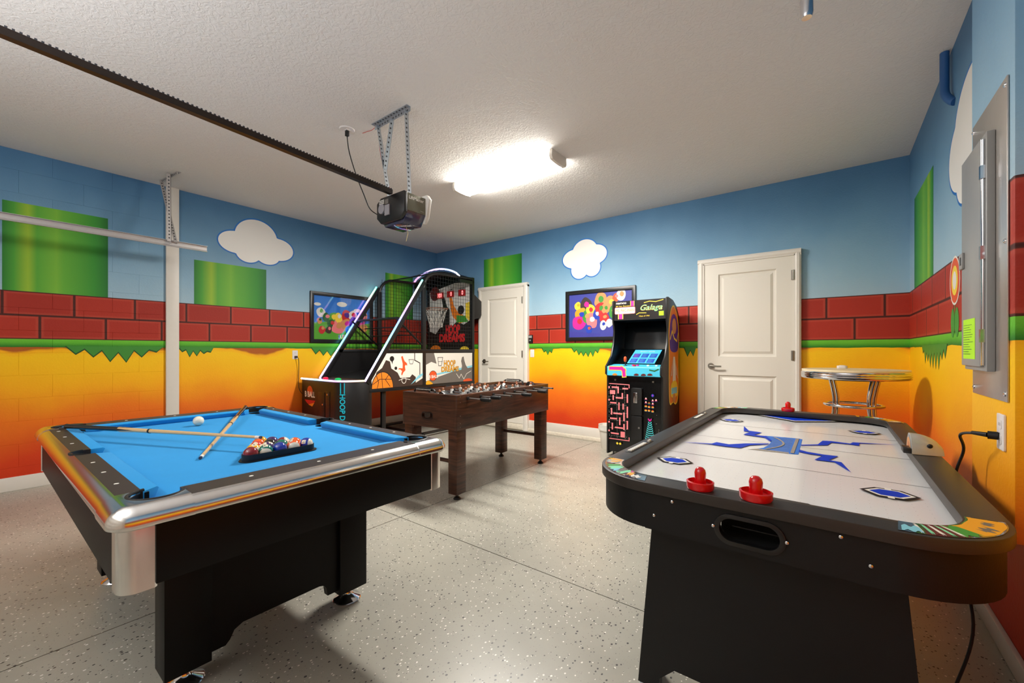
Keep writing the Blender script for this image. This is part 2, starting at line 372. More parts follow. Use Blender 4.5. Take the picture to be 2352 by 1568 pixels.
# garage door in the front wall, behind the camera
gd = struct(G().box(-4.9, YF, 0, -.1, YF+.02, 2.15).build('door_3', WHITE))
for i in range(4):
    for j in range(8):
        G().box(-4.85+j*.594, YF+.02, .05+i*.53, -4.85+j*.594+.56, YF+.035, .05+i*.53+.47).build('panel', WHITE, gd, bevel=.01)
# post in the left wall
G().box(XL, 1.277, 0, XL+.03, 1.389, H).build('trim_1', WHITE, bevel=.003)['kind'] = 'structure'
def basebd(name, p, hh=.135, curb=True):
    o = struct(p.build(name, WHITE, bevel=.004)); return o
basebd('baseboard_left', G().box(XL, YF, 0, XL+.018, 1.277, .12).box(XL, 1.389, 0, XL+.018, YB, .165))
bbk = basebd('baseboard_back', G().box(XL, YB-.02, 0.045, -4.60, YB, .175).box(-3.61, YB-.02, .045, -1.22, YB, .175).box(-.235, YB-.02, .045, XR, YB, .175))
CURB = mat('rough_painted_curb', C(222, 212, 194), .8, noise=.14, nscale=35, bump=.8, bscale=30)
G().box(XL, YB-.035, 0, XR, YB, .05).build('curb', CURB, bbk, bevel=.006)
basebd('baseboard_right', G().box(XR-.02, YF, 0, XR, YB, .085))

# mural figures: painted shapes a hair proud of the wall
def blob(pts, n=5):
    out = []; m = len(pts)
    for i in range(m):
        p0, p1, p2, p3 = (Vector(pts[(i+k-1) % m]) for k in range(4))
        for t in (j/n for j in range(n)):
            out.append(tuple(.5*((2*p1)+(-p0+p2)*t+(2*p0-5*p1+4*p2-p3)*t*t+(-p0+3*p1-3*p2+p3)*t*t*t)))
    return out
def arcs(lobes, cx, cy):
    """cloud outline = outer envelope of ellipses"""
    out = []
    for i in range(120):
        a = 2*PI*i/120; dx, dy = math.cos(a), math.sin(a); best = 0
        for (ex, ey, rx, ry) in lobes:
            qa = (dx/rx)**2+(dy/ry)**2; qb = -2*((ex-cx)*dx/rx**2+(ey-cy)*dy/ry**2); qc = ((ex-cx)/rx)**2+((ey-cy)/ry)**2-1
            D = qb*qb-4*qa*qc
            if D > 0: best = max(best, (-qb+math.sqrt(D))/(2*qa))
        out.append((cx+dx*best, cy+dy*best))
    return out
BLUEL = flatm('cloud_outline', 20, 110, 190); CLW = flatm('cloud_white', 240, 238, 232)
def cloud(parent, fr, lobes, cx, cy, gr=.016):
    g = G(); g.flat(arcs([(a, b, c+gr, d+gr) for a, b, c, d in lobes], cx, cy), fr, 0, .0012); g.flat(arcs(lobes, cx, cy), fr, 1, .0018)
    g.build('painted_cloud', [BLUEL, CLW], parent, smooth=False, recalc=False)
FL = onX(XL+.006, 1); FL2 = onX(XL, 1); FB = onY(YB, -1); FR = onX(XR, -1)
cloud(wl, FL2, [(2.17, 2.62, .24, .22), (1.94, 2.52, .18, .13), (2.42, 2.52, .19, .14), (2.08, 2.42, .14, .12), (2.30, 2.42, .14, .11)], 2.17, 2.53)
cloud(wb, FB, [(-2.68, 2.58, .19, .165), (-2.84, 2.50, .185, .13), (-2.52, 2.52, .165, .13), (-2.76, 2.34, .13, .125), (-2.57, 2.35, .12, .12)], -2.69, 2.47)
cloud(wr, FR, [(3.06, 2.42, .36, .24), (3.30, 2.30, .26, .20), (2.9, 2.3, .3, .2), (3.22, 2.15, .16, .14), (2.95, 2.15, .15, .13)], 3.1, 2.33)
def plainblock(parent, fr, a, b, z1, z0=1.745):
    g = G(); g.prism(rect(a, z0, b, z1), .0004, .0012, fr); g.build('painted_green_block', PIPEX if fr is FB else PIPEY, parent, smooth=False)
plainblock(wl, FL, .17, .83, 2.52); plainblock(wl, FL2, 1.53, 2.28, 2.24); plainblock(wl, FL2, 4.05, 4.60, 2.47)
plainblock(wb, FB, -4.52, -3.75, 2.71, 2.257); plainblock(wr, FR, 4.05, 4.86, 2.50)
GRD = flatm('grass_drip', 58, 140, 44); GRK = flatm('grass_drip_edge', 20, 74, 22)
def drips(parent, fr, a, b, teeth, depth):
    g = G(); rnd = random.Random(int(a*100)); top = 1.262
    for mi, gr, lf in ((1, .014, .0010), (0, 0, .0015)):
        rnd.seed(int(a*77)); pts = [(a-gr, top)]
        n = teeth
        for i in range(n):
            t = (i+.5)/n; x = a+(b-a)*t; e = math.sin(PI*min(1, max(0, t*1.02)))**.6
            lo = 1.25-depth*e*(.65+.5*rnd.random())-gr; hi = 1.25-depth*e*(.15+.25*rnd.random())-gr
            pts.append((x, lo)); pts.append((a+(b-a)*(i+1)/n, hi if i < n-1 else top))
        if fr in (FR,): pass
        g.flat(pts+[(b+gr, top)], fr, mi, lf)
    g.build('painted_grass_fringe', [GRD, GRK], parent, smooth=False, recalc=False)
drips(wl, FL, .55, 1.26, 6, .13); drips(wl, FL2, 1.39, 1.72, 5, .09); drips(wl, FL2, 2.86, 3.3, 4, .12)
drips(wb, FB, -3.38, -3.18, 3, .09); drips(wb, FB, -2.88, -2.45, 6, .13); drips(wb, FB, -1.37, -1.24, 2, .1)
drips(wr, FR, 3.62, 4.5, 9, .17)
g = G()  # plain flower sticker on the right wall
fy, fz = 3.42, 1.62
g.flat(circ(fy, fz, .125, 28, ry=.14), FR, 0, .0012); g.flat(circ(fy, fz, .112, 28, ry=.128), FR, 1, .0016); g.flat(circ(fy, fz, .075, 24, ry=.085), FR, 2, .002)
g.flat(circ(fy, fz, .045, 20, ry=.052), FR, 0, .0024)
for s_ in (-1, 1): g.flat(circ(fy+s_*.05, fz-.24, .045, 16, ry=.085), FR, 3, .0014+.0001*s_)
g.line([(fy, fz-.12), (fy, fz-.3)], .014, FR, 3)
g.build('painted_flower', [P['white'], P['dorange'], P['yellow'], P['green']], wr, smooth=False, recalc=False)

# ---------------------------------------------------------------- doors
def panel_door(name, x0, x1, zb, zt, px, splits, casing, hinge_right=True):
    y = YB
    d = struct(G().box(x0, y-.045, zb, px[0], y-.005, zt).box(px[1], y-.045, zb, x1, y-.005, zt)
               .box(px[0], y-.045, zb, px[1], y-.005, splits[0][0]).box(px[0], y-.045, splits[0][1], px[1], y-.005, splits[1][0])
               .box(px[0], y-.045, splits[1][1], px[1], y-.005, zt).build(name, DOORW, smooth=False))
    for a, b in splits:
        g = G(); X0, X1 = px
        e = .04
        rings = [((X0, a, X1, b), -.044), ((X0+.012, a+.012, X1-.012, b-.012), -.030), ((X0+.03, a+.03, X1-.03, b-.03), -.028), ((X0+.055, a+.055, X1-.055, b-.055), -.040)]
        vs = []; fs = []
        for (q0, r0, q1, r1), yy in rings: vs += [(q0, y+yy, r0), (q1, y+yy, r0), (q1, y+yy, r1), (q0, y+yy, r1)]
        for k in range(3):
            for i in range(4): fs.append((k*4+i, k*4+(i+1) % 4, k*4+4+(i+1) % 4, k*4+4+i))
        fs.append((12, 13, 14, 15)); g.add(vs, fs); g.build('door_panel', DOORW, d, smooth=False, recalc=False)
    cx0, cx1, ct = casing; g = G()
    prof = [(0, 0), (0, .018), (.02, .03), (.045, .034), (.07, .022), (.07, 0)]
    wc = x0-cx0
    for (a, b) in (((cx0, x0), None), ((cx1, x1), None)):
        xa, xb = a
        pts = [(xa+(xb-xa)*t, y-hh) for t, hh in ((0, 0), (0, .048), (.25, .06), (.6, .062), (.85, .054), (1, .054), (1, 0))]
        g.prism(pts, 0.01, ct-(wc*.5), lambda u, v, w: (u, v, w))
    pts = [(zt+(ct-zt)*t, hh) for t, hh in ((0, 0), (0, .054), (.15, .054), (.4, .062), (.75, .06), (1, .048), (1, 0))]
    g.prism(pts, cx0, cx1, lambda u, v, w: (w, y-v, u))
    g.build('door_casing', WHITE, d, smooth=False)
    G().box(x0, y-.06, .02, x1, y-.002, zb-.006).build('threshold', CURB, d, bevel=.005)
    hx = x1-.004 if hinge_right else x0
    for z in (zb+.3, (zb+zt)/2+.02, zt-.2):
        G().cyl((hx, y-.058, z-.05), (hx, y-.058, z+.05), .008, n=10).box(hx-.02, y-.052, z-.05, hx+.004, y-.046, z+.05).build('hinge', NICKEL, d)
    kx = x0+.07; kz = 1.05
    G().cyl((kx, y-.046, kz), (kx, y-.06, kz), .032, n=20).cyl((kx, y-.06, kz), (kx, y-.098, kz), .011, n=12)\
        .tube([(kx, y-.096, kz), (kx+.03, y-.102, kz), (kx+.07, y-.098, kz-.004), (kx+.115, y-.094, kz-.004)], .009, 10).build('door_handle', NICKEL, d)
    return d
panel_door('door_1', -4.535, -3.695, .11, 2.19, (-4.395, -3.81), [(.28, .945), (1.12, 2.04)], (-4.602, -3.612, 2.25))
panel_door('door_2', -1.143, -.296, .11, 2.19, (-.997, -.447), [(.28, .95), (1.155, 2.07)], (-1.213, -.236, 2.256))

# ---------------------------------------------------------------- ceiling lamp (and its twin behind the camera)
LENS = bpy.data.materials.new('lit_lens'); LENS.use_nodes = True
_p = LENS.node_tree.nodes['Principled BSDF']; _p.inputs['Base Color'].default_value = (.9, .9, .9, 1); _p.inputs['Emission Color'].default_value = (1, .96, .88, 1); _p.inputs['Emission Strength'].default_value = LAMP
def ceiling_light(x0, x1, yc, label):
    t = thing('ceiling_light', label, 'ceiling light', ((x0+x1)/2, yc, H), 0, None)
    prof = [(-.115, 0), (-.12, -.055), (-.105, -.078), (-.04, -.085), (.04, -.085), (.105, -.078), (.12, -.055), (.115, 0)]
    pr = lambda u, v, w: (w, yc+u, H+v)
    G().prism(prof, x0+.03, x1-.03, pr).build('diffuser', LENS, t)
    cap = [(a*1.06, b*1.08) for a, b in prof]
    G().prism(cap, x0, x0+.03, pr).build('end_cap', WHITE, t); G().prism(cap, x1-.03, x1, pr).build('end_cap', WHITE, t)
    return t
ceiling_light(-3.14, -1.92, 3.2, 'lit white fluorescent wraparound lamp on the ceiling beside the door opener')

# ---------------------------------------------------------------- pool table
px0, px1, py0, py1, ZR, ZB = -3.46, -1.45, .215, 1.40, .80, .765
PT = thing('pool_table', 'black pool table with bright blue cloth and chrome trimmed rails', 'pool table', ((px0+px1)/2, (py0+py1)/2, 0))
pk = [(px0+.125, py0+.12), (px1-.125, py0+.12), (px1-.125, py1-.12), (px0+.125, py1-.12)]
PR = .062; xm = (px0+px1)/2; sp_ = [(xm, py0+.085), (xm, py1-.085)]
skirt_in = .022
G().prism([rrect(px0+skirt_in, py0+skirt_in, px1-skirt_in, py1-skirt_in, .075), rrect(px0+.05, py0+.05, px1-.05, py1-.05, .02)], .578, .745).build('apron', BLKLAM, PT, bevel=.002)
# bed with holes for the pockets
G().prism([rect(px0+.06, py0+.06, px1-.06, py1-.06)]+[list(reversed(circ(a, b, PR-.002, 24))) for a, b in pk]+[list(reversed(circ(a, b, .05, 20))) for a, b in sp_], ZB-.03, ZB).build('bed', CLOTH, PT, smooth=False)
G().box(px0+.055, py0+.055, .66, px1-.055, py1-.055, .69).build('underframe', BLKLAM, PT)
for (a, b), r in [(q, PR) for q in pk]+[(q, .05) for q in sp_]:
    G().prism([circ(a, b, r, 24), list(reversed(circ(a, b, r-.004, 24)))], .70, ZB-.004).prism(circ(a, b, r-.003, 24), .695, .702).build('pocket', RUBBER, PT)
CW, LX, LY = .04, .105, .06       # chrome width, laminate width on the short and the long rails
CL = .18
chr_prof = [(0.010, -.056), (.002, -.050), (0, -.042), (.002, -.031), (.007, -.021), (.014, -.012), (.022, -.006), (.031, -.002), (CW, 0), (CW, -.055)]
def rail(p0, p1, lam, cush0=.0, cush1=.0, side0=False, side1=False):
    p0 = Vector(p0); p1 = Vector(p1)
    # chrome outside edge
    return p0, p1
# chrome trims (between corner castings)
for a, b in (((px0+CL, py0), (px1-CL, py0)), ((px1, py0+CL), (px1, py1-CL)), ((px1-CL, py1), (px0+CL, py1)), ((px0, py1-CL), (px0, py0+CL))):
    G().sweep(chr_prof, (a[0], a[1], ZR), (b[0], b[1], ZR)).build('rail_trim', BRUSH, PT)
def lam(loop): return G().prism(loop, ZR-.05, ZR-.0005).build('rail_cap', RAILLAM, PT, smooth=False)
def notch_loop(x0, x1, yo, yi, sgn, at):
    # long rail half; 'at' = side pocket centre; the end next to it is cut by a quarter circle
    r = .056; cx, cy = at
    pts = []
    lo, hi = (x0, x1)
    if abs(hi-cx) < 1e-6:
        dy = (cy-yo)*sgn
        pts = [(lo, yo), (hi, yo), (hi, cy-sgn*r)]
        for i in range(1, 9):
            t = PI/2*i/8; yy = cy-sgn*r*math.cos(t); pts.append((hi-r*math.sin(t), yy))
        pts = [q for q in pts if (q[1]-yi)*sgn <= 1e-6]; pts.append((hi-r*math.sin(math.acos(max(-1, min(1, (cy-yi)*sgn/r)))), yi)); pts.append((lo, yi))
    else:
        pts = [(hi, yi), (hi, yo), (lo, yo), (lo, cy-sgn*r)]
        q2 = []
        for i in range(1, 9):
            t = PI/2*i/8; yy = cy-sgn*r*math.cos(t); q2.append((lo+r*math.sin(t), yy))
        q2 = [q for q in q2 if (q[1]-yi)*sgn <= 1e-6]; pts += q2; pts.append((lo+r*math.sin(math.acos(max(-1, min(1, (cy-yi)*sgn/r)))), yi))
    return pts
for yo, sgn, at in ((py0+CW, 1, sp_[0]), (py1-CW, -1, sp_[1])):
    yi = yo+sgn*LY
    lam(notch_loop(px0+CL, xm, yo, yi, sgn, at)); lam(notch_loop(xm, px1-CL, yo, yi, sgn, at))
    a0_ = 190 if sgn > 0 else 10
    G().prism(circ(at[0], at[1], .0575, 18, a0_, a0_+160)+list(reversed(circ(at[0], at[1], .051, 18, a0_, a0_+160))), ZR-.06, ZR+.002).build('pocket_liner', RUBBER, PT)
lam(rect(px1-CW-LX, py0+CL, px1-CW, py1-CL)); lam(rect(px0+CW, py0+CL, px0+CW+LX, py1-CL))
# cushions
cp = [(0, -.034), (0, -.001), (.042, -.003), (.048, -.009), (.036, -.034)]
def cushion(a, b, m0, m1): G().sweep(cp, (a[0], a[1], ZR), (b[0], b[1], ZR), m0=m0, m1=m1).build('cushion', CLOTH, PT, bevel=.0015)
yi = py0+CW+LY
cushion((px0+CL, yi), (xm-.058, yi), 1, .35); cushion((xm+.058, yi), (px1-CL, yi), .35, 1)
yi = py1-CW-LY
cushion((px1-CL, yi), (xm+.058, yi), 1, .35); cushion((xm-.058, yi), (px0+CL, yi), .35, 1)
cushion((px1-CW-LX, py0+CL), (px1-CW-LX, py1-CL), 1, 1); cushion((px0+CW+LX, py1-CL), (px0+CW+LX, py0+CL), 1, 1)
# corner castings with the pocket bitten out
for k, (sx, sy, cx, cy) in enumerate(((1, 1, px0, py0), (-1, 1, px1, py0), (-1, -1, px1, py1), (1, -1, px0, py1))):
    ca, cb = .125, .12
    arc = [(ca+PR*1.02*math.cos(math.radians(a)), cb+PR*1.02*math.sin(math.radians(a))) for a in range(105, 341, 15)]
    def ring(t, z):
        lp = [(CL, t)]+[(.055-(.055-t)*math.sin(PI/2*q/8), .055-(.055-t)*math.cos(PI/2*q/8)) for q in range(9)]+[(t, CL), (CW+LX*.60, CL)]+arc+[(CL, CW+LY*.9)]
        return [(cx+sx*a, cy+sy*b, z) for a, b in lp]
    rings = [ring(t, ZR+z) for t, z in ((.010, -.056), (-.001, -.050), (-.003, -.041), (-.001, -.030), (.004, -.019), (.011, -.010), (.020, -.003), (.030, .002), (.038, .004))]
    n = len(rings[0]); gq = G(); vs = [p for r in rings for p in r]; fs = []
    for r in range(len(rings)-1): fs += [(r*n+q, r*n+(q+1) % n, (r+1)*n+(q+1) % n, (r+1)*n+q) for q in range(n)]
    for r in (0, len(rings)-1): fs += [tuple(q+r*n for q in tr_) for tr_ in tessellate_polygon([[Vector((p[0], p[1], 0)) for p in rings[r]]])]
    gq.add(vs, fs).build('corner_casting', BRUSH, PT)
    lin_ = [(cx+sx*(ca+(PR+.004)*math.cos(math.radians(a))), cy+sy*(cb+(PR+.004)*math.sin(math.radians(a))), ZR+.002) for a in range(105, 346, 10)]
    wl_ = [(cx+sx*(ca+r_*math.cos(math.radians(a))), cy+sy*(cb+r_*math.sin(math.radians(a)))) for r_, rng in ((PR+.016, range(92, 359, 12)), (PR-.001, range(356, 91, -12))) for a in rng]
    G().tube(lin_, .005, 8).prism(wl_ if sx*sy > 0 else list(reversed(wl_)), ZB-.03, ZR-.006).build('pocket_liner', RUBBER, PT)
    # chrome corner plate of the apron
    R_ = .045; o_ = skirt_in-.003; pl = [(o_+.075, o_)]+[(o_+R_-R_*math.sin(t), o_+R_-R_*math.cos(t)) for t in [PI/2*i/8 for i in range(9)]]+[(o_, o_+.075)]
    inn = [(a+.006, b+.006) for a, b in reversed(pl)]
    G().prism([(cx+sx*a, cy+sy*b) for a, b in pl+inn], .572, .746).build('corner_plate', BRUSH, PT)
# sights
SG = G().lathe([(.0055, 0), (.0055, .0012), (.004, .0016)], n=16)
def sight(x, y):
    g = G().lathe([(.0065, ZR-.0005), (.0065, ZR+.0006), (.0001, ZR+.001)], (x, y, 0), n=16); g.build('sight', PEARL, PT)
for k in range(3):
    yy = py0+CL+(py1-py0-2*CL)*(k+.75)/3.5+.03*(1-k)*0
for yy in (.575, .8075, 1.04):
    sight(px1-CW-LX*.5, yy); sight(px0+CW+LX*.5, yy)
for xx in (-3.19, -2.957, -2.724, -2.20, -1.995, -1.79):
    sight(xx, py0+CW+LY*.45); sight(xx, py1-CW-LY*.45)
# leg frames
def pool_leg(xa, xb):   # xa outer face, xb inner
    lo, hi = min(xa, xb), max(xa, xb)
    for y0, y1 in ((.41, .55), (1.06, 1.20)):
        G().box(lo, y0, .065, hi, y1, .578).build('leg', BLKLAM, PT, bevel=.002)
    arch = [(.55, .578), (.55, .085), (.60, .085), (.615, .10), (.63, .13), (.66, .145), (.97, .145), (.99, .14), (1.005, .12), (1.01, .085), (1.06, .085), (1.06, .578)]
    m0, m1 = (hi-.05, hi-.02) if xa > xb else (lo+.02, lo+.05)
    G().prism(arch, m0, m1, lambda u, v, w: (w, u, v)).build('leg_panel', BLKLAM, PT, smooth=False)
    for y in (.48, 1.13):
        cx = (lo+hi)/2
        G().lathe([(.062, 0), (.065, .006), (.060, .012), (.03, .026), (.02, .04), (.02, .07)], (cx, y, 0), 32).build('foot', CHROME, PT)
pool_leg(-1.83, -1.95); pool_leg(px0+px1+1.83, px0+px1+1.95)
G().box(-3.0, .76, .25, -1.93, .85, .45).build('stretcher', BLKLAM, PT, bevel=.002)

# cue ball, racked balls, rack, cues
RB = .0285; ZC = ZB+RB
cb = G().ball((0, 0, 0), RB, 0, 32).build('cue_ball', IVORY); cb.location = (-3.045, .845, ZC); tag(cb, 'plain white cue ball on the blue cloth near the far left rail', 'ball')
BC = dict(yellow=(244, 176, 12), blue=(16, 52, 160), red=(214, 34, 24), purple=(62, 30, 92), orange=(238, 96, 28), green=(14, 112, 92), maroon=(134, 20, 34), black=(20, 18, 20))
BM = {k: mat('ball_'+k, C(*v), .1, coat=.8) for k, v in BC.items()}
tow = Vector((.93, -.37, 0)); rgt = Vector((.37, .93, 0)); upv = Vector((0, 0, 1))
def img(a): return (rgt*a[0]+upv*a[1]+tow*a[2]).normalized()
def ball(colr, num, stripe, pole, spot, loc, label):
    pole = img(pole); spot = img(spot)
    n = 40; g = G(); g.ball((0, 0, 0), RB, 0, n)
    spot = (spot-pole*spot.dot(pole)).normalized() if stripe else spot
    for i, f in enumerate(g.f):
        c = sum((g.v[k] for k in f), Vector())/len(f); c.normalize()
        mi = 1 if (stripe and abs(c.z) > .56) else 0
        g.m[i] = mi
    zax = pole if stripe else (Vector((0, 0, 1)))
    xax = spot if stripe else spot
    if not stripe:
        zax = (Vector((0, 0, 1))-xax*xax.z); zax = zax.normalized() if zax.length > .1 else Vector((0, 1, 0))
    yax = zax.cross(xax); M = Matrix((xax, yax, zax)).transposed().to_4x4()
    for i, f in enumerate(g.f):
        c = sum((g.v[k] for k in f), Vector())/len(f); c.normalize()
        if c.x > .925: g.m[i] = 1
    o = g.build('billiard_ball', [BM[colr], IVORY]); o.matrix_world = Matrix.Translation(loc) @ M
    t = G(); t.text(str(num), 0, 0, .0105, lambda u, v, w: (RB+.0002-(u*u+v*v)/(2*RB), u, v), 0, bold=.01, lift=0)
    k = t.build('number', P['black'], o, smooth=False, recalc=False)
    tag(o, label, 'ball', 'racked billiard balls in the black triangle'); return o
rx, ry = -1.905, .708; dx = .0573*math.sin(math.radians(60))
rows = [  # rows from the front edge (nearest the camera's near rail) back to the tip; each from left to right
 [('maroon', 7, 0, (0, 0, 1), (-.2, .6, -.5), 'dark red ball at the left front corner of the rack'), ('green', 14, 1, (0, -.35, 1), (0, 1, .3), 'green and white striped ball in the front row beside the dark red ball'),
  ('blue', 2, 0, (0, 0, 1), (-.85, -.45, .4), 'solid blue ball in the middle of the front row of the rack'), ('orange', 13, 1, (.1, -.1, 1), (-.5, 1, 0), 'orange ball with a large white cap facing out, front row of the rack'),
  ('blue', 10, 1, (1, .1, .55), (-.6, .5, .6), 'blue and white striped ball at the right front corner of the rack')],
 [('yellow', 9, 1, (.6, -.3, .8), (0, 1, .2), 'yellow and white striped ball behind the dark red corner ball'), ('purple', 12, 1, (-1, .4, .3), (0, 1, .3), 'purple and white striped ball in the second row of the rack'),
  ('green', 6, 0, (0, 0, 1), (.1, -1, 0), 'solid green ball in the second row of the rack'), ('orange', 5, 0, (0, 0, 1), (-.5, .8, .3), 'solid orange ball in the second row showing a number on top')],
 [('red', 11, 1, (1, -.4, .6), (.3, .6, .8), 'red and white striped ball on the left edge of the rack, third from the front'), ('black', 8, 0, (0, 0, 1), (0, -1, .2), 'black eight ball in the centre of the rack'),
  ('maroon', 15, 1, (1, .5, .2), (0, -1, .5), 'dark red and white striped ball on the right edge of the rack')],
 [('orange', 3, 0, (0, 0, 1), (0, -1, -.2), 'solid red orange ball on the left edge next to the yellow tip ball'), ('purple', 4, 0, (0, 0, 1), (0, -1, 0), 'solid purple ball next to the yellow tip ball')],
 [('yellow', 1, 0, (0, 0, 1), (0, -1, 0), 'solid yellow ball at the far tip of the rack touching the cue')]]
for r, row in enumerate(rows):
    for k, (c_, n_, st, po, so, lb) in enumerate(row):
        ball(c_, n_, st, po, so, (rx-r*dx, ry+.0573*(k+r/2), ZC), lb)
# triangle
tc = Vector((rx-dx*4/3, ry+.0573*2)); cor = [Vector((rx, ry)), Vector((rx, ry+.0573*4)), Vector((rx-4*dx, ry+.0573*2))]
def tri(off, rr):
    out = []
    for i in range(3):
        a = math.degrees(math.atan2(cor[i].y-tc.y, cor[i].x-tc.x))
        for q in range(-60, 61, 12): out.append((cor[i].x+off*math.cos(math.radians(a+q)), cor[i].y+off*math.sin(math.radians(a+q))))
    return out
rk = G(); rk.prism([tri(.0325, 0), list(reversed(tri(.029, 0)))], ZB+.0015, ZB+.029).prism([tri(.043, 0), list(reversed(tri(.029, 0)))], ZB+.0005, ZB+.0035)
tag(rk.build('ball_rack', RUBBER), 'black plastic triangle rack holding the balls on blue cloth', 'rack')
def cue(a, b, label, L=1.4):
    a, b = Vector(a), Vector(b)
    t = thing('pool_cue', label, 'cue', tuple(a), 0, 'pool cues lying crossed')
    P_ = lambda f: a+(b-a)*f
    G().tube([P_(0), P_(.01), P_(.30)], .0135, 16, r2=.0115).build('butt', mat('cue_butt_black', C(22, 16, 14), .18, coat=.6), t)
    g = G().tube([P_(.30), P_(.975)], .0113, 16, r2=.0066); g.build('shaft', mat('maple', C(226, 184, 128), .25, coat=.5, noise=.08, nscale=50), t)
    d = (b-a).normalized(); sd = d.orthogonal().normalized()
    gp = G()
    for j in range(4):
        an = PI/4+j*PI/2; q = (sd*math.cos(an)+d.cross(sd)*math.sin(an)); e = d.cross(q)
        gp.add([P_(.30)+q*.0125+e*.005, P_(.30)+q*.0125-e*.005, P_(.385)+q*.0113], [(0, 1, 2)])
    gp.build('point', mat('cue_butt_black', C(22, 16, 14)), t, smooth=False, recalc=False)
    G().tube([P_(.46), P_(.467)], .0118, 16).build('joint_ring', BLACK, t)
    G().tube([P_(.975), P_(.993)], .0068, 12).build('ferrule', PEARL, t)
    G().tube([P_(.993), P_(1)], .0064, 12).build('tip', mat('leather_tip', C(60, 70, 90), .8), t)
    return t
cue((-3.365, 1.215, .8115), (-2.085, .585, .7725), 'pale wood pool cue pointing at the camera, its butt in the far pocket')
cue((-3.23, .315, .8175), (-2.075, .815, .8215), 'pool cue with a black butt lying left to right across the other cue')

# ---------------------------------------------------------------- air hockey table
hx0, hx1, hy0, hy1 = -.70, .35, 1.31, 3.50; hcx = (hx0+hx1)/2
HT = thing('air_hockey_table', 'black air hockey table with white playfield and rounded corners', 'air hockey table', (hcx, (hy0+hy1)/2, 0))
CR = .225
outer = rrect(hx0, hy0, hx1, hy1, CR, 12); inner = rrect(hx0+.078, hy0+.088, hx1-.088, hy1-.088, .13, 10)
G().prism([outer, list(reversed(inner))], .768, .80).build('top_rail', HKTOP, HT, bevel=.009, seg=3)
# apron shell, open at the front where the goal panel sits
def arcpts(cx, cy, r, a0, a1, n=12): return [(cx+r*math.cos(math.radians(a0+(a1-a0)*i/n)), cy+r*math.sin(math.radians(a0+(a1-a0)*i/n))) for i in range(n+1)]
ins = .014; O0, O1, P0, P1 = hx0+ins, hx1-ins, hy0+ins, hy1-ins; cr = CR-ins
for s_, (xa, xb) in ((-1, (O0, hx0+CR)), (1, (hx1-CR, O1))):
    pass
path = [(hx1-CR, P0)]+arcpts(O1-cr, P0+cr, cr, -90, 0)+arcpts(O1-cr, P1-cr, cr, 0, 90)+arcpts(O0+cr, P1-cr, cr, 90, 180)+arcpts(O0+cr, P0+cr, cr, 180, 270)+[(hx0+CR, P0)]
t_ = .018
path2 = [(hx1-CR, P0+t_)]+arcpts(O1-cr, P0+cr, cr-t_, -90, 0)+arcpts(O1-cr, P1-cr, cr-t_, 0, 90)+arcpts(O0+cr, P1-cr, cr-t_, 90, 180)+arcpts(O0+cr, P0+cr, cr-t_, 180, 270)+[(hx0+CR, P0+t_)]
G().prism(path+list(reversed(path2)), .652, .7675).build('apron', HKLAM, HT)
slotc = (-.182, .709)
def oval(cx, cy, w, h): return rrect(cx-w/2, cy-h/2, cx+w/2, cy+h/2, h/2-.0005, 10)
G().prism([rect(hx0+CR, .650, hx1-CR, .767), list(reversed(oval(*slotc, .150, .066)))], 0, .02, onY(P0+.02, -1)).build('goal_panel', HKLAM, HT, smooth=False)
G().prism([oval(*slotc, .176, .088), list(reversed(oval(*slotc, .148, .064)))], .0, .006, onY(P0, -1)).build('goal_ring', BLACK, HT, bevel=.002)
G().prism(rect(slotc[0]-.09, .66, slotc[0]+.09, .76), 0, .002, onY(P0+.11, -1)).box(slotc[0]-.09, P0+.02, .658, slotc[0]+.09, P0+.11, .664).build('goal_box', DARK, HT)
G().box(slotc[0]-.05, P0+.05, .70, slotc[0]+.08, P0+.056, .703).build('goal_bar', BLKMET, HT)
for x, z in ((-.272, .711), (-.092, .711), (-.39, .752), (-.446, .697), (.02, .755), (.077, .700)):
    o = G().lathe([(.0045, 0), (.0045, .002), (.002, .0035)], n=10).build('screw', CHROME, HT)
    o.location = Vector((x, P0-.0065 if abs(z-.711) < .001 else P0, z))-ORG[HT.name]; o.rotation_euler = (PI/2, 0, 0)
    o.data.transform(Matrix.Translation(ORG[HT.name]))
PFW = mat('playfield_white', C(232, 231, 231), .16, coat=.15)
G().prism(rrect(hx0+.05, hy0+.05, hx1-.05, hy1-.05, .14, 8), .745, .757).build('playfield', PFW, HT, smooth=False)
HB = flatm('hockey_blue', 8, 56, 190, .5, spec=.12); HBL = flatm('hockey_light_blue', 60, 118, 206, .5, spec=.12); HK = flatm('hockey_dark', 44, 36, 36, .5, spec=.12); HG = flatm('hockey_grey', 132, 122, 112, .2); HLN = flatm('hockey_line', 120, 118, 120, .2)
g = G(); fr = onZ(.7573); yc = 2.43
pf0, pf1 = hx0+.055, hx1-.065
for y in (yc-.9+.44, yc, yc+.46): g.line([(pf0, y), (pf1, y)], .004, fr, 4)
def bolt(pts): g.flat(pts, fr, 0)
cx = -.19
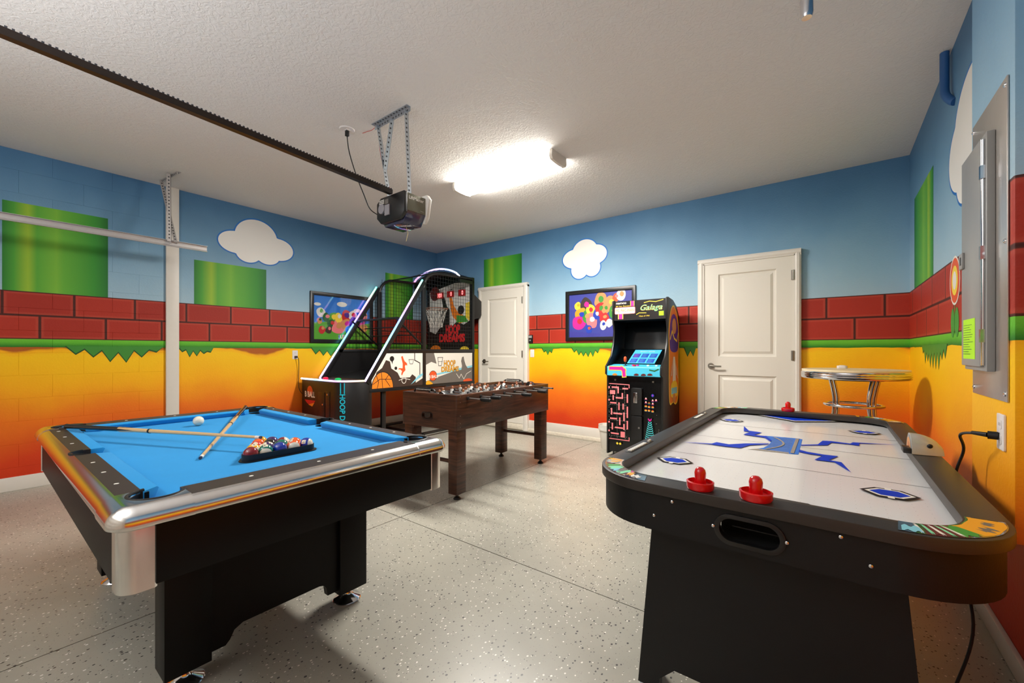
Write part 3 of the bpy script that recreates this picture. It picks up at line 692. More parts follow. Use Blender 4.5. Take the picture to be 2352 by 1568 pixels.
# centre emblem and lightning (measured on the table)
emb = [(-.285, 2.235), (-.255, 2.30), (-.242, 2.38), (-.240, 2.46), (-.252, 2.54), (-.285, 2.63), (-.135, 2.655), (-.117, 2.64), (-.114, 2.245), (-.131, 2.238)]
g.flat(emb, fr, 1)
g.flat([(-.31, 2.222), (-.27, 2.262), (-.15, 2.262), (-.15, 2.236)], fr, 3)
for i in range(11): g.line([(-.235, 2.275+i*.032), (-.155, 2.275+i*.032)], .004, fr, 3)
g.line([(-.138, 2.26), (-.138, 2.63)], .014, fr, 3)
g.line([(-.24+.055*math.sin(PI*t/12), 2.27+.34*t/12) for t in range(13)], .009, fr, 3)
bolt([(-.117, 2.475), (-.051, 2.535), (-.033, 2.655), (0, 2.67), (.077, 2.655), (.088, 2.70), (.116, 2.71), (.261, 2.765), (.112, 2.685), (.11, 2.62), (.077, 2.63), (.003, 2.625), (-.013, 2.54), (-.116, 2.455)])
bolt([(-.116, 2.349), (-.086, 2.322), (-.027, 2.303), (.027, 2.306), (-.006, 2.199), (.035, 2.19), (.061, 2.029), (.012, 2.172), (-.055, 2.169), (-.029, 2.27), (-.082, 2.276), (-.116, 2.298)])
bolt([(-.42, 2.873), (-.373, 2.727), (-.307, 2.713), (-.332, 2.609), (-.276, 2.612), (-.24, 2.501), (-.244, 2.47), (-.277, 2.559), (-.382, 2.582), (-.362, 2.684), (-.395, 2.697)])
bolt([(-.599, 2.183), (-.468, 2.237), (-.455, 2.286), (-.397, 2.27), (-.334, 2.345), (-.244, 2.41), (-.242, 2.39), (-.313, 2.31), (-.339, 2.218), (-.4, 2.208), (-.463, 2.215)])
cx = -.185
def hexm(x, y, s):
    def hx(w, h): return [(x-w, y), (x-w*.45, y+h), (x+w*.45, y+h), (x+w, y), (x+w*.45, y-h), (x-w*.45, y-h)]
    g.flat(hx(.075*s, .052*s), fr, 2); g.flat(hx(.062*s, .043*s), fr, 5); g.flat(hx(.05*s, .034*s), fr, 0)
    g.flat(rect(x-.008, y-.06*s, x+.008, y+.06*s), fr, 5); g.flat(hx(.05*s, .034*s), fr, 0)
for x in (cx-.335, cx+.335):
    hexm(x, 1.80, 1); hexm(x, 3.06, 1)
g.flat([(cx-.24, hy1-.08), (cx+.24, hy1-.08), (cx, hy1-.26)], fr, 2); g.flat([(cx-.225, hy1-.08), (cx+.225, hy1-.08), (cx, hy1-.25)], fr, 5); g.flat([(cx-.2, hy1-.08), (cx+.2, hy1-.08), (cx, hy1-.225)], fr, 0)
g.line([(cx-.3, hy0+.09), (cx-.13, hy0+.21), (cx+.13, hy0+.21), (cx+.3, hy0+.09)], .008, fr, 2)
g.build('playfield_graphics', [HB, HBL, HK, HG, HLN, P['white']], HT, smooth=False, recalc=False)
AIR = G()
for i in range(26):
    for j in range(54):
        x = hx0+.09+i*.0335; y = hy0+.13+j*.0355
        AIR.add([(x-.0008, y-.0008, .7585), (x+.0008, y-.0008, .7585), (x+.0008, y+.0008, .7585), (x-.0008, y+.0008, .7585)], [(0, 1, 2, 3)])
o = AIR.build('air_holes', HLN, HT, smooth=False, recalc=False); o['kind'] = 'stuff'
# corner caps with printed swirls
caps = [(hx0+CR, hy0+CR, 180, hx0, hy0), (hx1-CR, hy0+CR, 270, hx1, hy0), (hx1-CR, hy1-CR, 0, hx1, hy1), (hx0+CR, hy1-CR, 90, hx0, hy1)]
GLOSS = mat('corner_cap_gloss', C(40, 34, 40), .08, coat=1)
for k, (ax, ay, a0, ex, ey) in enumerate(caps):
    g = G(); fr = onZ(.8012)
    sxn = 1 if ex == hx0 else -1; syn = 1 if ey == hy0 else -1
    def cp_(a, r):   # a along quarter 0..1, r inset from the edge 0..1
        ang = math.radians(a0+90*a); ro = CR-.012; ri = .135
        ox, oy = ax+ro*math.cos(ang), ay+ro*math.sin(ang)
        icx = ex+sxn*(.078+.13 if sxn > 0 else .088+.13); icy = ey+syn*(.088+.13)
        qx, qy = icx+ri*math.cos(ang), icy+ri*math.sin(ang)
        return (ox+(qx-ox)*r, oy+(qy-oy)*r)
    base = [cp_(i/16, 0) for i in range(17)]+[cp_(1-i/16, 1) for i in range(17)]
    g.prism(base, -.001, .0003, fr, 0)
    cols = [1, 2, 3, 4, 5, 6] if k == 0 else [6, 3, 3, 4, 2, 6]
    rnd = random.Random(40+k)
    def patch(a0_, a1_, r0, r1, mi, wob=.12):
        n = 10; top = [cp_(a0_+(a1_-a0_)*i/n, min(.97, max(.03, r0+wob*math.sin(i*1.3+mi)))) for i in range(n+1)]
        bot = [cp_(a1_-(a1_-a0_)*i/n, min(.97, max(.03, r1+wob*math.cos(i*1.1+mi)))) for i in range(n+1)]
        g.layer += 0; g.flat(top+bot, fr, mi, .0004+.0001*g.m.__len__()/50)
    if k == 1:
        patch(.5, .98, .05, .95, 1, .02); patch(.62, .75, .2, .5, 7, .1); patch(.8, .9, .35, .6, 7, .05); patch(.36, .52, .1, .95, 3, .1); patch(.2, .36, .1, .85, 5, .06)
        for q in range(5): patch(.12+q*.06, .145+q*.06, .12, .9, 2 if q % 2 else 8, .09)
        patch(.02, .14, .1, .6, 4, .1)
    else:
        for q in range(9):
            a = q/10+.02; patch(a, a+.12, .08+.4*rnd.random()*.3, .45+.5*rnd.random(), rnd.choice([1, 2, 5, 6, 8, 4, 3]), .1)
        for q in range(6):
            a = rnd.random()*.85; patch(a, a+.07, .2+.3*rnd.random(), .6+.3*rnd.random(), rnd.choice([1, 7, 8, 5]), .12)
    g.build('corner_cap', [GLOSS, P['gold'], P['mint'], P['green'], P['lblue'], P['maroon'], P['tan'], P['grey'], P['white']], HT, smooth=False, recalc=False)
# pedestals
for yy, sg in ((1.45, 1), (3.36, -1)):
    c_ = -.17; tw, bw = .322, .375
    lo = yy if sg > 0 else yy-.03
    loop = [(c_-tw, .655), (c_-bw, .045), (c_-bw+.075, .045), (c_-bw+.075, .087), (c_-bw+.125, .137), (c_+bw-.125, .137), (c_+bw-.075, .087), (c_+bw-.075, .045), (c_+bw, .045), (c_+tw, .655)]
    G().prism(loop, 0, .03, onY(lo+.03, -1)).build('leg_panel', HKLAM, HT, smooth=False)
    for s_ in (-1, 1):
        G().prism([(c_+s_*tw, .655), (c_+s_*bw, .045), (c_+s_*(bw-.02), .045), (c_+s_*(tw-.02), .655)], 0, .16, onY(yy+.005 if sg > 0 else yy-.165, 1)).build('leg_side', HKLAM, HT, smooth=False)
        G().lathe([(.036, 0), (.038, .012), (.034, .022), (.014, .026), (.014, .05)], (c_+s_*(bw-.03), yy+sg*.035, 0), 24).build('leveler', CHROME, HT)
G().box(-.27, 1.6, .16, -.09, 3.22, .30).build('stretcher', HKLAM, HT, bevel=.003)
# abacus scorers on the left rail
for y0, y1 in ((1.66, 1.93), (2.72, 3.0)):
    xx = hx0+.035
    o = G().box(xx-.014, y0, .7995, xx+.014, y1, .802).build('score_slot', BLACK, HT, bevel=.001)
    n = 9
    for i in range(n): G().box(xx-.009, y0+.012+i*.021, .801, xx+.009, y0+.028+i*.021, .8065).build('score_bead', PEARL, o, bevel=.002)
    G().cyl((xx, y1-.035, .804), (xx, y1-.008, .804), .006, n=10).build('score_bead', PEARL, o)
# electronic scorer: silver half dome
SD = thing('electronic_scorer', 'silver domed electronic score unit on the right rail of the air hockey table', 'scoreboard', (.30, 2.40, .80))
prof = []
n = 10
vs = []; fs = []
for i in range(n+1):
    t = PI*i/n
    for j in range(7):
        f = j/6; x = .262+.095*f; hh = .075*math.sqrt(max(0, 1-(f*.93)**2.2)); ww = .078*(1-.25*f*f)
        vs.append((x, 2.40-ww*math.cos(t), .8015+hh*math.sin(t)))
for i in range(n):
    for j in range(6): a = i*7+j; fs.append((a, a+1, a+8, a+7))
gd_ = G().add(vs, fs); gd_.add([(vs[i*7][0], vs[i*7][1], vs[i*7][2]) for i in range(n+1)], [tuple(range(n+1))]); gd_.build('housing', SILV, SD, recalc=True)
g = G(); fr = onX(.262, -1)
g.prism(circ(2.40, .806, .062, 16, 0, 180), 0, .002, fr, 0)
g.prism(circ(2.40, .808, .050, 16, 0, 180), .002, .0028, fr, 1); g.text('0 0', 2.40, .83, .018, lambda u, v, w: (.262-w, 4.8-u, v), 2, lift=.004)
g.build('display', [GREY, P['tan'], P['red']], SD, smooth=False)
G().ball((.315, 2.335, .838), .009, 0, 12, (1, .4, 1)).build('button', BLACK, SD)
G().box(.236, 2.33, .8005, .262, 2.40, .822).build('sensor_block', BLACK, SD, bevel=.003)
# mallets
def mallet(x, y, z, label, r=.036):
    t = thing('mallet', label, 'mallet', (x, y, z), 0, 'red air hockey mallets')
    k = r/.036
    G().lathe([(.036*k, 0), (.039*k, .006), (.039*k, .022), (.034*k, .024), (.034*k, .012), (.017*k, .010)], (x, y, z), 32).build('dish', RED, t)
    G().lathe([(.017*k, .010), (.0155*k, .03), (.0165*k, .048), (.014*k, .058), (.008*k, .064), (0.0001, .066)], (x, y, z), 24).build('knob', RED, t)
mallet(-.315, hy0+.042, .801, 'red air hockey mallet on the near end rail, left one of the pair')
mallet(-.168, hy0+.042, .801, 'red air hockey mallet on the near end rail, nearer one right of centre', .039)
mallet(-.235, hy1-.05, .801, 'red air hockey mallet standing on the far end rail')

# ---------------------------------------------------------------- foosball table (local frame, turned a little)
FT = thing('foosball_table', 'dark walnut foosball table between the pool table and the white door', 'foosball table', (-2.735, 3.095, 0), math.radians(2.7), local=True)
W2, L2 = .322, .735   # half width (x), half length (y)
zb, zt = .573, .86
G().box(W2-.025, -L2, zb, W2, L2, zt).build('side_board', WOOD, FT, bevel=.002); G().box(-W2, -L2, zb, -W2+.025, L2, zt).build('side_board', WOOD, FT, bevel=.002)
slot = rrect(-.075, .645, .045, .695, .024, 6)
for s_ in (-1, 1):
    G().prism([rect(-W2+.025, zb, W2-.025, zt), list(reversed(slot))] if s_ < 0 else [rect(-W2+.025, zb, W2-.025, zt)], 0, .025, onY(s_*(L2-.0125)+.0125, -1)).build('end_board', WOOD, FT, smooth=False)
G().prism([rrect(-.083, .637, .053, .703, .03, 6), list(reversed(slot))], 0, .003, onY(-L2, -1)).build('ball_return_rim', BLACK, FT)
G().box(-.08, -L2+.03, .635, .05, -L2+.10, .64).box(-.08, -L2+.10, .635, .05, -L2+.103, .70).build('ball_tray', WOOD, FT)
G().box(-W2+.025, -L2+.1, .755, W2-.025, L2-.1, .765).build('pitch', mat('pitch_dark', C(58, 60, 62), .3, noise=.15), FT)
g = G(); fr = onZ(.7652); g.line([(-.29, 0), (.29, 0)], .006, fr, 0); g.line([(q[0], q[1]) for q in circ(0, 0, .1, 28)+[(.1, 0)]], .006, fr, 0); g.build('pitch_lines', P['white'], FT, smooth=False, recalc=False)
for s_ in (-1, 1):
    y0 = s_*(L2-.025); y1 = s_*(L2-.10)
    G().box(-W2+.025, min(y0, y1), .80, W2-.025, max(y0, y1), .835).build('end_shelf', WOOD, FT, bevel=.002)
for sx in (-1, 1):
    for sy in (-1, 1):
        x0 = sx*(W2-.012); x1 = sx*(W2-.105); y0 = sy*(L2-.012); y1 = sy*(L2-.125)
        G().box(min(x0, x1), min(y0, y1), .05, max(x0, x1), max(y0, y1), .60).build('leg', WOOD, FT, bevel=.003)
        G().lathe([(.03, 0), (.032, .006), (.022, .018), (.012, .024), (.012, .05)], ((x0+x1)/2, (y0+y1)/2, 0), 20).build('leveler', BLACK, FT)
for sy in (-1, 1):
    y = sy*(L2-.07)
    G().cyl((-W2+.1, y, .30), (W2-.1, y, .30), .016, n=14).build('cross_bar', WOOD, FT)
for sy in (-1, 1):
    for z in (.60, .63, .69, .80, .845): G().cyl((W2, sy*(L2-.04), z), (W2+.0025, sy*(L2-.04), z), .004, n=8).build('bolt', NICKEL, FT)
SKIN = flatm('figure_skin', 214, 150, 100); HAIR = flatm('figure_hair', 120, 66, 36); SHIRT = flatm('figure_white', 232, 230, 224); SHIRT2 = flatm('figure_purple', 96, 74, 120)
def player_mesh():
    g = G()
    g.ball((0, 0, .041), .0125, 1, 12); g.ball((0, 0, .046), .0128, 2, 12, (1, 1, .75))
    g.prism(rrect(-.014, -.009, .014, .009, .006, 3), -.018, .026, XYZ, 0)
    g.cyl((0, 0, .024), (0, 0, .032), .005, n=8, mi=1)
    for s_ in (-1, 1): g.cyl((s_*.0155, 0, .022), (s_*.0145, 0, -.012), .0045, .004, 8, 0)
    g.prism([(-.012, -.018), (.012, -.018), (.010, -.052), (-.010, -.052)], -.007, .007, lambda u, v, w: (u, w, v), 0)
    g.box(-.011, -.009, -.062, .011, .012, -.050, 2)
    return g
ROD = mat('rod_chrome', C(215, 215, 215), .15, 1)
rods = [(1, -.60), (2, -.43), (3, -.255), (5, -.085), (5, .085), (3, .255), (2, .43), (3, .60)]
handle_near = [1, 1, 0, 1, 0, 1, 0, 0]; near_out = [.11, .085, .17, .17, .10, .13, .13, .10]
pm = {}
for i, (n, y) in enumerate(rods):
    zr = .825; hn = handle_near[i]; lo = -(W2+(.16 if not hn else .13)); hi = W2+near_out[i]+.03
    rod = G().cyl((lo, y, zr), (hi, y, zr), .008, n=12).build('rod', ROD, FT)
    hs = hi-.005 if hn else lo+.005; dr = 1 if hn else -1
    prf = [(0, .010), (.01, .015), (.045, .017), (.08, .015), (.095, .017), (.103, .012), (.105, .001)]
    g = G(); k = 14; vs = []
    for a, r in prf: vs += [(hs+dr*a, y+r*math.cos(2*PI*j/k), zr+r*math.sin(2*PI*j/k)) for j in range(k)]
    g.add(vs, [(a*k+j, a*k+(j+1) % k, (a+1)*k+(j+1) % k, (a+1)*k+j) for a in range(len(prf)-1) for j in range(k)]+[tuple(range(k))]); g.build('handle', RUBBER, rod)
    if not hn: G().ball((hi, y, zr), .010, 0, 10).build('rod_cap', BLACK, rod)
    for s_ in (-1, 1): G().cyl((s_*(W2-.03), y, zr), (s_*(W2+.012), y, zr), .016, n=12).build('bearing', BLACK, rod)
    team = 0 if i in (0, 1, 3, 5) else 1
    for q in range(n):
        off = (q-(n-1)/2)*(.11 if n > 3 else .18 if n == 3 else .24)
        if team not in pm:
            o = player_mesh().build('player', [SHIRT, SKIN if team == 0 else flatm('figure_skin_dark', 190, 120, 90), HAIR], rod); pm[team] = o.data
        else: o = bpy.data.objects.new('player', pm[team]); COL.objects.link(o); o.parent = rod
        o.location = (off, y, zr); o.rotation_euler = (random.uniform(-.25, .25), 0, 0 if team else PI)
        if q < n: G().cyl((off+.022, y, zr), (off+.034, y, zr), .012, n=10).build('stop', RUBBER, rod)
for s_ in (-1, 1):
    y = s_*(L2-.055)
    o = G().tube([(-.23, y, .835), (-.225, y, .875), (-.20, y, .883), (.0, y, .883), (.02, y, .875), (.03, y, .835)], .010, 10).build('score_counter', BLACK, FT)
    for i in range(10): G().cyl((-.19+i*.018, y, .883), (-.177+i*.018, y, .883), .0155, n=10).build('score_bead', BLACK, o); G().box(-.187+i*.018, y-.018, .879, -.180+i*.018, y-.0145, .888).build('score_mark', PEARL, o)
    G().prism([(.08, .835), (.10, .872), (.12, .880), (.15, .868), (.175, .835)], -.03, .03, lambda u, v, w: (u, y+w, v)).build('ball_cup', BLACK, FT, bevel=.003)
bl = G().ball((-2.78, 3.47, .7655+.017), .017, 0, 16).build('foosball_ball', IVORY); tag(bl, 'small white ball on the foosball pitch near its far end', 'ball')

# ---------------------------------------------------------------- arcade cabinet
ax0, ax1 = -2.065, -1.42
AC = thing('arcade_cabinet', 'upright black arcade cabinet with sloped screen and lit marquee', 'arcade machine', ((ax0+ax1)/2, 4.8, 0))
side = [(4.50, .035), (4.505, .93), (4.455, .955), (4.46, 1.045), (4.50, 1.075), (4.60, 1.16), (4.66, 1.30), (4.685, 1.45), (4.655, 1.56), (4.645, 1.80), (4.68, 1.815), (4.86, 1.795), (5.00, 1.73), (5.10, 1.62), (5.10, .035)]
sd = blob(side[4:8], 1) if False else None
for x in (ax0, ax1-.02): G().prism(side, x, x+.02, lambda u, v, w: (w, u, v)).build('side_panel', BLKMET, AC, bevel=.002)
i0, i1 = ax0+.02, ax1-.02
G().prism([(4.515, .06), (4.515, .93), (5.08, .93), (5.08, .06)], i0, i1, lambda u, v, w: (w, u, v)).build('front_panel', mat('arcade_gloss_black', C(12, 12, 13), .15), AC, smooth=False)
G().prism([(4.468, .94), (4.468, 1.03), (4.475, 1.04), (4.66, 1.062), (4.66, .93), (4.52, .93)], i0, i1, lambda u, v, w: (w, u, v)).build('control_panel', P['cyan'], AC, smooth=False)
G().prism([(4.66, .93), (4.66, 1.062), (4.965, 1.238), (5.01, 1.50), (5.08, 1.60), (5.08, .93)], i0, i1, lambda u, v, w: (w, u, v)).build('monitor_bezel', mat('bezel_gloss', C(10, 14, 16), .1), AC, smooth=False)
G().prism([(4.662, 1.575), (4.662, 1.795), (4.86, 1.785), (5.0, 1.72), (5.08, 1.62), (5.08, 1.575)], i0, i1, lambda u, v, w: (w, u, v)).build('hood', BLKMET, AC, smooth=False)
g = G(); fr = onY(4.661, -1); A = [BLACK, P['white'], P['magenta'], P['yellow'], P['mint'], P['pink'], NEON, mat('marquee_black', C(40, 36, 36), .2)]
g.flat(rect(i0+.004, 1.585, i1-.004, 1.80), fr, 7)
g.text('namco', -1.955, 1.775, .02, fr, 1, wid=.125, bold=.02); g.text('20 Year Reunion', -1.935, 1.742, .014, fr, 3, wid=.17, bold=.01)
g.flat(rect(-1.845, 1.735, -1.795, 1.795), fr, 3); g.flat(rect(-1.838, 1.735, -1.802, 1.795), fr, 2); g.flat(rect(-1.995, 1.59, -1.93, 1.66), fr, 3); g.flat(rect(-1.985, 1.59, -1.94, 1.66), fr, 2)
g.flat(rrect(-2.035, 1.648, -1.785, 1.728, .014), fr, 5); g.flat(rrect(-2.03, 1.653, -1.79, 1.723, .012), fr, 1)
g.text('MS. PAC-MAN', -1.908, 1.688, .036, fr, 2, wid=.22); g.text('MS. PAC-MAN', -1.912, 1.692, .034, fr, 3, wid=.22)
g.text('Galaga', -1.60, 1.700, .085, fr, 3, wid=.25, bold=.02, shear=.35); g.text('Galaga', -1.60, 1.702, .08, fr, 4, wid=.245, shear=.35)
g.line([(-1.68, 1.765), (-1.62, 1.778), (-1.55, 1.768), (-1.47, 1.785)], .008, fr, 3); g.line([(-1.77, 1.635), (-1.74, 1.652), (-1.66, 1.648)], .007, fr, 3)
g.text('Class of 1981', -1.68, 1.615, .015, fr, 3, wid=.12, bold=.01); g.flat(rect(-1.515, 1.61, -1.462, 1.66), fr, 6)
g.build('marquee', A, AC, smooth=False, recalc=False)
# screen on the sloped bezel
n_ = Vector((0, -.176, .305)).normalized(); L_ = math.hypot(.305, .176)
def scr(u, v, w): return (u, 4.66+.305*v/L_+n_.y*w, 1.062+.176*v/L_+n_.z*w)
SC_ = bpy.data.materials.new('lit_screen'); SC_.use_nodes = True; q = SC_.node_tree.nodes['Principled BSDF']; q.inputs['Base Color'].default_value = C(60, 150, 200); q.inputs['Emission Color'].default_value = C(70, 165, 210); q.inputs['Emission Strength'].default_value = .8
g = G(); s0, s1 = -1.89, -1.57
g.flat(rect(s0, .02, s1, .33), scr, 0, .002)
for i in range(3):
    for j in range(2): g.flat(rect(s0+.02+i*.10, .035+j*.115, s0+.10+i*.10, .125+j*.115), scr, 1, .0026)
for i in range(3):
    for j in range(2):
        for k in range(5): g.line([(s0+.03+i*.10, .05+j*.115+k*.015), (s0+.09+i*.10-.02*(k % 2), .05+j*.115+k*.015)], .003, lambda u, v, w: scr(u, v, .003), 2 if (i or j == 0) else 3)
g.text('SELECT GAME', (s0+s1)/2, .29, .02, scr, 4, lift=.0028)
g.build('screen', [SC_, P['blue'], P['lblue'], P['pink'], P['yellow']], AC, smooth=False, recalc=False)
# controls
G().cyl((-1.86, 4.56, 1.05), (-1.86, 4.55, 1.10), .006, n=10).lathe([(.024, 1.048), (.02, 1.054), (.008, 1.058)], (-1.86, 4.56, 0), 16).build('joystick_shaft', BLACK, AC)
G().lathe([(.008, 1.09), (.016, 1.10), (.018, 1.125), (.017, 1.14), (.01, 1.152), (.0001, 1.155)], (-1.86, 4.552, 0), 18).build('joystick_knob', P['dorange'], AC)
for x, y, m_ in ((-1.77, 4.56, P['magenta']), (-1.745, 4.53, P['red']), (-1.72, 4.56, P['magenta']), (-1.60, 4.56, PEARL), (-1.51, 4.57, PEARL)):
    G().lathe([(.016, 1.045), (.016, 1.058), (.010, 1.063), (.0001, 1.064)], (x, y, 0), 16).build('button', m_, AC)
g = G(); fr = onY(4.467, -1)
g.line([(-2.0, 1.02), (-1.87, 1.02), (-1.845, 1.00), (-1.84, .945)], .052, fr, 1); g.line([(-2.0, 1.02), (-1.87, 1.02), (-1.845, 1.00), (-1.84, .945)], .036, fr, 0)
for x, z in ((-1.95, .95), (-1.70, .955), (-1.62, .955), (-1.55, .96)): g.flat(blob([(x-.03, z-.006), (x, z-.012), (x+.03, z-.004), (x+.012, z+.012), (x-.012, z+.01)]), fr, 2 if x < -1.9 else 3)
g.line([(-1.55, 1.01), (-1.50, 1.0), (-1.46, 1.02)], .012, fr, 4)
g.build('control_print', [P['magenta'], P['yellow'], P['orange'], P['maroon'], P['dgreen']], AC, smooth=False, recalc=False)
# front print: abstract coral labyrinth, pixel dots and a teal fan
g = G(); fr = onY(4.515, -1); cc = 0
bx = [-2.03, -1.78]
g.line([(-2.035, .84), (-1.80, .835), (-1.80, .80)], .009, fr, 0); g.line([(-2.035, .205), (-1.80, .205), (-1.80, .24)], .009, fr, 0)
seg = [((-2.0, .80), (-1.93, .80)), ((-1.93, .80), (-1.93, .74)), ((-1.87, .79), (-1.82, .79)), ((-1.99, .70), (-1.99, .66)), ((-1.95, .68), (-1.88, .68)), ((-1.88, .68), (-1.88, .73)),
       ((-2.02, .62), (-1.96, .62)), ((-1.92, .62), (-1.92, .55)), ((-1.87, .61), (-1.87, .56)), ((-2.01, .55), (-2.01, .49)), ((-1.98, .50), (-1.89, .50)), ((-1.86, .51), (-1.86, .43)),
       ((-2.02, .44), (-1.95, .44)), ((-1.91, .45), (-1.91, .38)), ((-2.0, .38), (-2.0, .32)), ((-1.96, .34), (-1.88, .34)), ((-1.86, .38), (-1.86, .33)), ((-2.01, .27), (-1.93, .27)), ((-1.82, .72), (-1.82, .64)), ((-1.82, .58), (-1.82, .47)), ((-1.82, .42), (-1.82, .34))]
for a, b in seg: g.line([a, b], .017, fr, 0)
g.flat(rrect(-1.90, .235, -1.85, .30, .005), fr, 0); g.flat(rrect(-2.03, .72, -1.965, .765, .004), fr, 0)
for r in range(34):
    z = .225+r*.018
    for x in (-2.035+.02*(r % 3 == 0), -1.94, -1.845):
        g.flat(rect(x-.002, z-.002, x+.002, z+.002), fr, 1)
    if r % 5 == 1:
        for q_ in range(11): x = -2.03+q_*.02; g.flat(rect(x-.002, z-.002, x+.002, z+.002), fr, 1)
for x, z in ((-2.03, .80), (-2.03, .655), (-2.03, .30), (-2.03, .40)): g.flat(circ(x, z, .011, 12), fr, 0)
for x, z in ((-1.93, .165), (-1.895, .165)): g.flat(circ(x, z, .013, 12), fr, 3)
cols = [(-1.60, .695, 2), (-1.49, .685, 2), (-1.60, .655, 2), (-1.565, .65, 4), (-1.525, .68, 2), (-1.525, .645, 2), (-1.60, .615, 3), (-1.565, .61, 3), (-1.525, .61, 3), (-1.60, .57, 3), (-1.565, .57, 3), (-1.525, .565, 3)]
for x, z, c_ in cols:
    g.flat(rect(x-.012, z-.010, x+.012, z+.006), fr, c_); g.flat(rect(x-.006, z-.004, x+.006, z+.012), fr, 1 if c_ == 2 else 2); g.flat(rect(x-.012, z-.015, x-.006, z-.008), fr, 5); g.flat(rect(x+.006, z-.015, x+.012, z-.008), fr, 5)
g.flat(circ(-1.525, .735, .016, 14), fr, 5); g.flat(rect(-1.53, .728, -1.52, .743), fr, 6)
for k in range(13):
    z = .445-k*.022; w_ = .014+k*.0042; g.line([(-1.555+w_*math.cos(PI+PI*t/8), z+.012*math.sin(PI+PI*t/8)) for t in range(9)], .009, fr, 7)
g.flat(rect(-1.565, .455, -1.545, .475), fr, 6); g.flat(rect(-1.575, .465, -1.567, .485), fr, 6); g.flat(rect(-1.543, .465, -1.535, .485), fr, 6)
for i in range(9): x = -1.50+.06*random.random(); z = .2+.4*random.random(); g.flat(rect(x, z, x+.003, z+.003), fr, 1)
g.build('front_print', [P['pink'], P['white'], P['red'], P['yellow'], P['green'], P['blue'], P['magenta'], P['teal']], AC, smooth=False, recalc=False)
G().prism(rrect(-1.765, .505, -1.645, .805, .012, 3), 0, .03, onY(4.515, -1)).build('coin_door', BLKMET, AC, bevel=.004)
G().prism(rrect(-1.765, .235, -1.645, .495, .012, 3), 0, .03, onY(4.515, -1)).build('cash_door', BLKMET, AC, bevel=.004)
G().prism(rrect(-1.738, .64, -1.695, .755, .003, 2), .03, .036, onY(4.515, -1)).build('coin_plate', CHROME, AC, bevel=.001)
for x, z in ((-1.675, .69), (-1.675, .37)): G().cyl((x, 4.486, z), (x, 4.478, z), .011, n=16).build('lock', CHROME, AC)
for x, z in ((-1.965, .885), (-1.53, .88)): G().cyl((x, 4.516, z), (x, 4.510, z), .011, n=16).build('lock', NICKEL, AC)
for x in (ax0+.06, ax1-.06):
    for y in (4.56, 5.04): G().lathe([(.022, 0), (.022, .008), (.008, .012), (.008, .06)], (x, y, 0), 14).build('leveler', BLKMET, AC)
# side art: rays under a rounded plume
g = G(); fr = lambda u, v, w: (ax1+w+.0005, u, v)
out = blob([(4.70, .80), (4.70, 1.2), (4.69, 1.45), (4.76, 1.66), (4.86, 1.735), (4.95, 1.70), (5.05, 1.58), (5.09, 1.35), (5.07, 1.1), (5.085, .86), (5.04, .66), (4.96, .60), (4.86, .63), (4.74, .62)], 4)
g.flat(out, fr, 0); cy_ = 4.885
g.flat([(cy_+(u-cy_)*.9, 1.17+(v-1.17)*.97) for u, v in out], fr, 1)
g.flat(blob([(4.74, 1.25), (4.74, 1.48), (4.82, 1.62), (4.95, 1.62), (5.04, 1.48), (5.05, 1.25), (4.9, 1.2)], 4), fr, 2)
g.flat(circ(4.90, 1.50, .08, 20, ry=.09), fr, 3); g.line([(4.75, 1.35), (4.82, 1.44), (4.9, 1.36), (5.0, 1.33), (5.05, 1.42)], .022, fr, 0)
for k in range(11):
    a = PI*(k+.5)/11; x = cy_+.17*math.cos(a); g.flat([(cy_+.02*math.cos(a), 1.18), (x-.008, .86+.09*math.sin(a)), (x+.008, .86+.09*math.sin(a))], fr, 4 if k % 2 else 3)
g.flat([(4.83, .84), (4.86, 1.15), (4.92, 1.15), (4.96, .84)], fr, 4)
g.flat(blob([(4.76, .72), (4.78, .84), (4.9, .88), (5.0, .84), (5.03, .72), (4.9, .68)], 4), fr, 0); g.flat(rect(4.79, .73, 5.0, .80), fr, 5); g.flat(circ(4.89, .68, .055, 16), fr, 3)
g.build('side_print', [P['yellow'], P['orange'], P['purple'], P['tan'], P['white'], P['lblue'], P['dorange']], AC, smooth=False, recalc=False)

# ---------------------------------------------------------------- basketball arcade
XN, XF = -4.51, -5.58
HM = thing('basketball_arcade', 'basketball arcade game with wire cage and glowing light strips', 'arcade machine', (-5.05, 3.8, 0))
foot = [(XF, 2.69), (-4.78, 2.68), (-4.70, 2.69), (-4.60, 2.755), (-4.54, 2.86), (XN, 2.95), (XN, 3.03), (XF, 3.03)]
G().prism(foot, .03, .838).build('front_cabinet', BLKMET, HM, bevel=.002)
RB1 = [(0, (.25, .95, 1, 1)), (.25, (.2, .5, 1, 1)), (.5, (.35, .3, 1, 1)), (.75, (.95, .4, 1, 1)), (1, (.5, .9, 1, 1))]
LEDX = led_mat('led_front', 0, [(0, (1, 1, 1, 1)), (.35, (.3, .8, 1, 1)), (.62, (.5, .5, 1, 1)), (.8, (1, .3, .9, 1)), (1, (1, .7, .3, 1))], 2.2)
G().tube([(a, b-.008, .852) for a, b in foot[:6]], .011, 8).build('light_strip', LEDX, HM)
G().prism(foot, .838, .846).build('counter_top', mat('counter_gloss', C(120, 110, 120), .12), HM)
G().lathe([(.03, .846), (.035, .866), (.02, .876)], (-5.22, 2.82, 0), 16).build('start_button', mat('button_red', C(220, 30, 70), .3, emit=.6), HM)
G().lathe([(.035, .846), (.04, .866), (.02, .876)], (-4.92, 2.82, 0), 16).build('select_button', mat('button_green', C(20, 180, 90), .3, emit=.5), HM)
g = G(); fr = onY(2.685, -1)
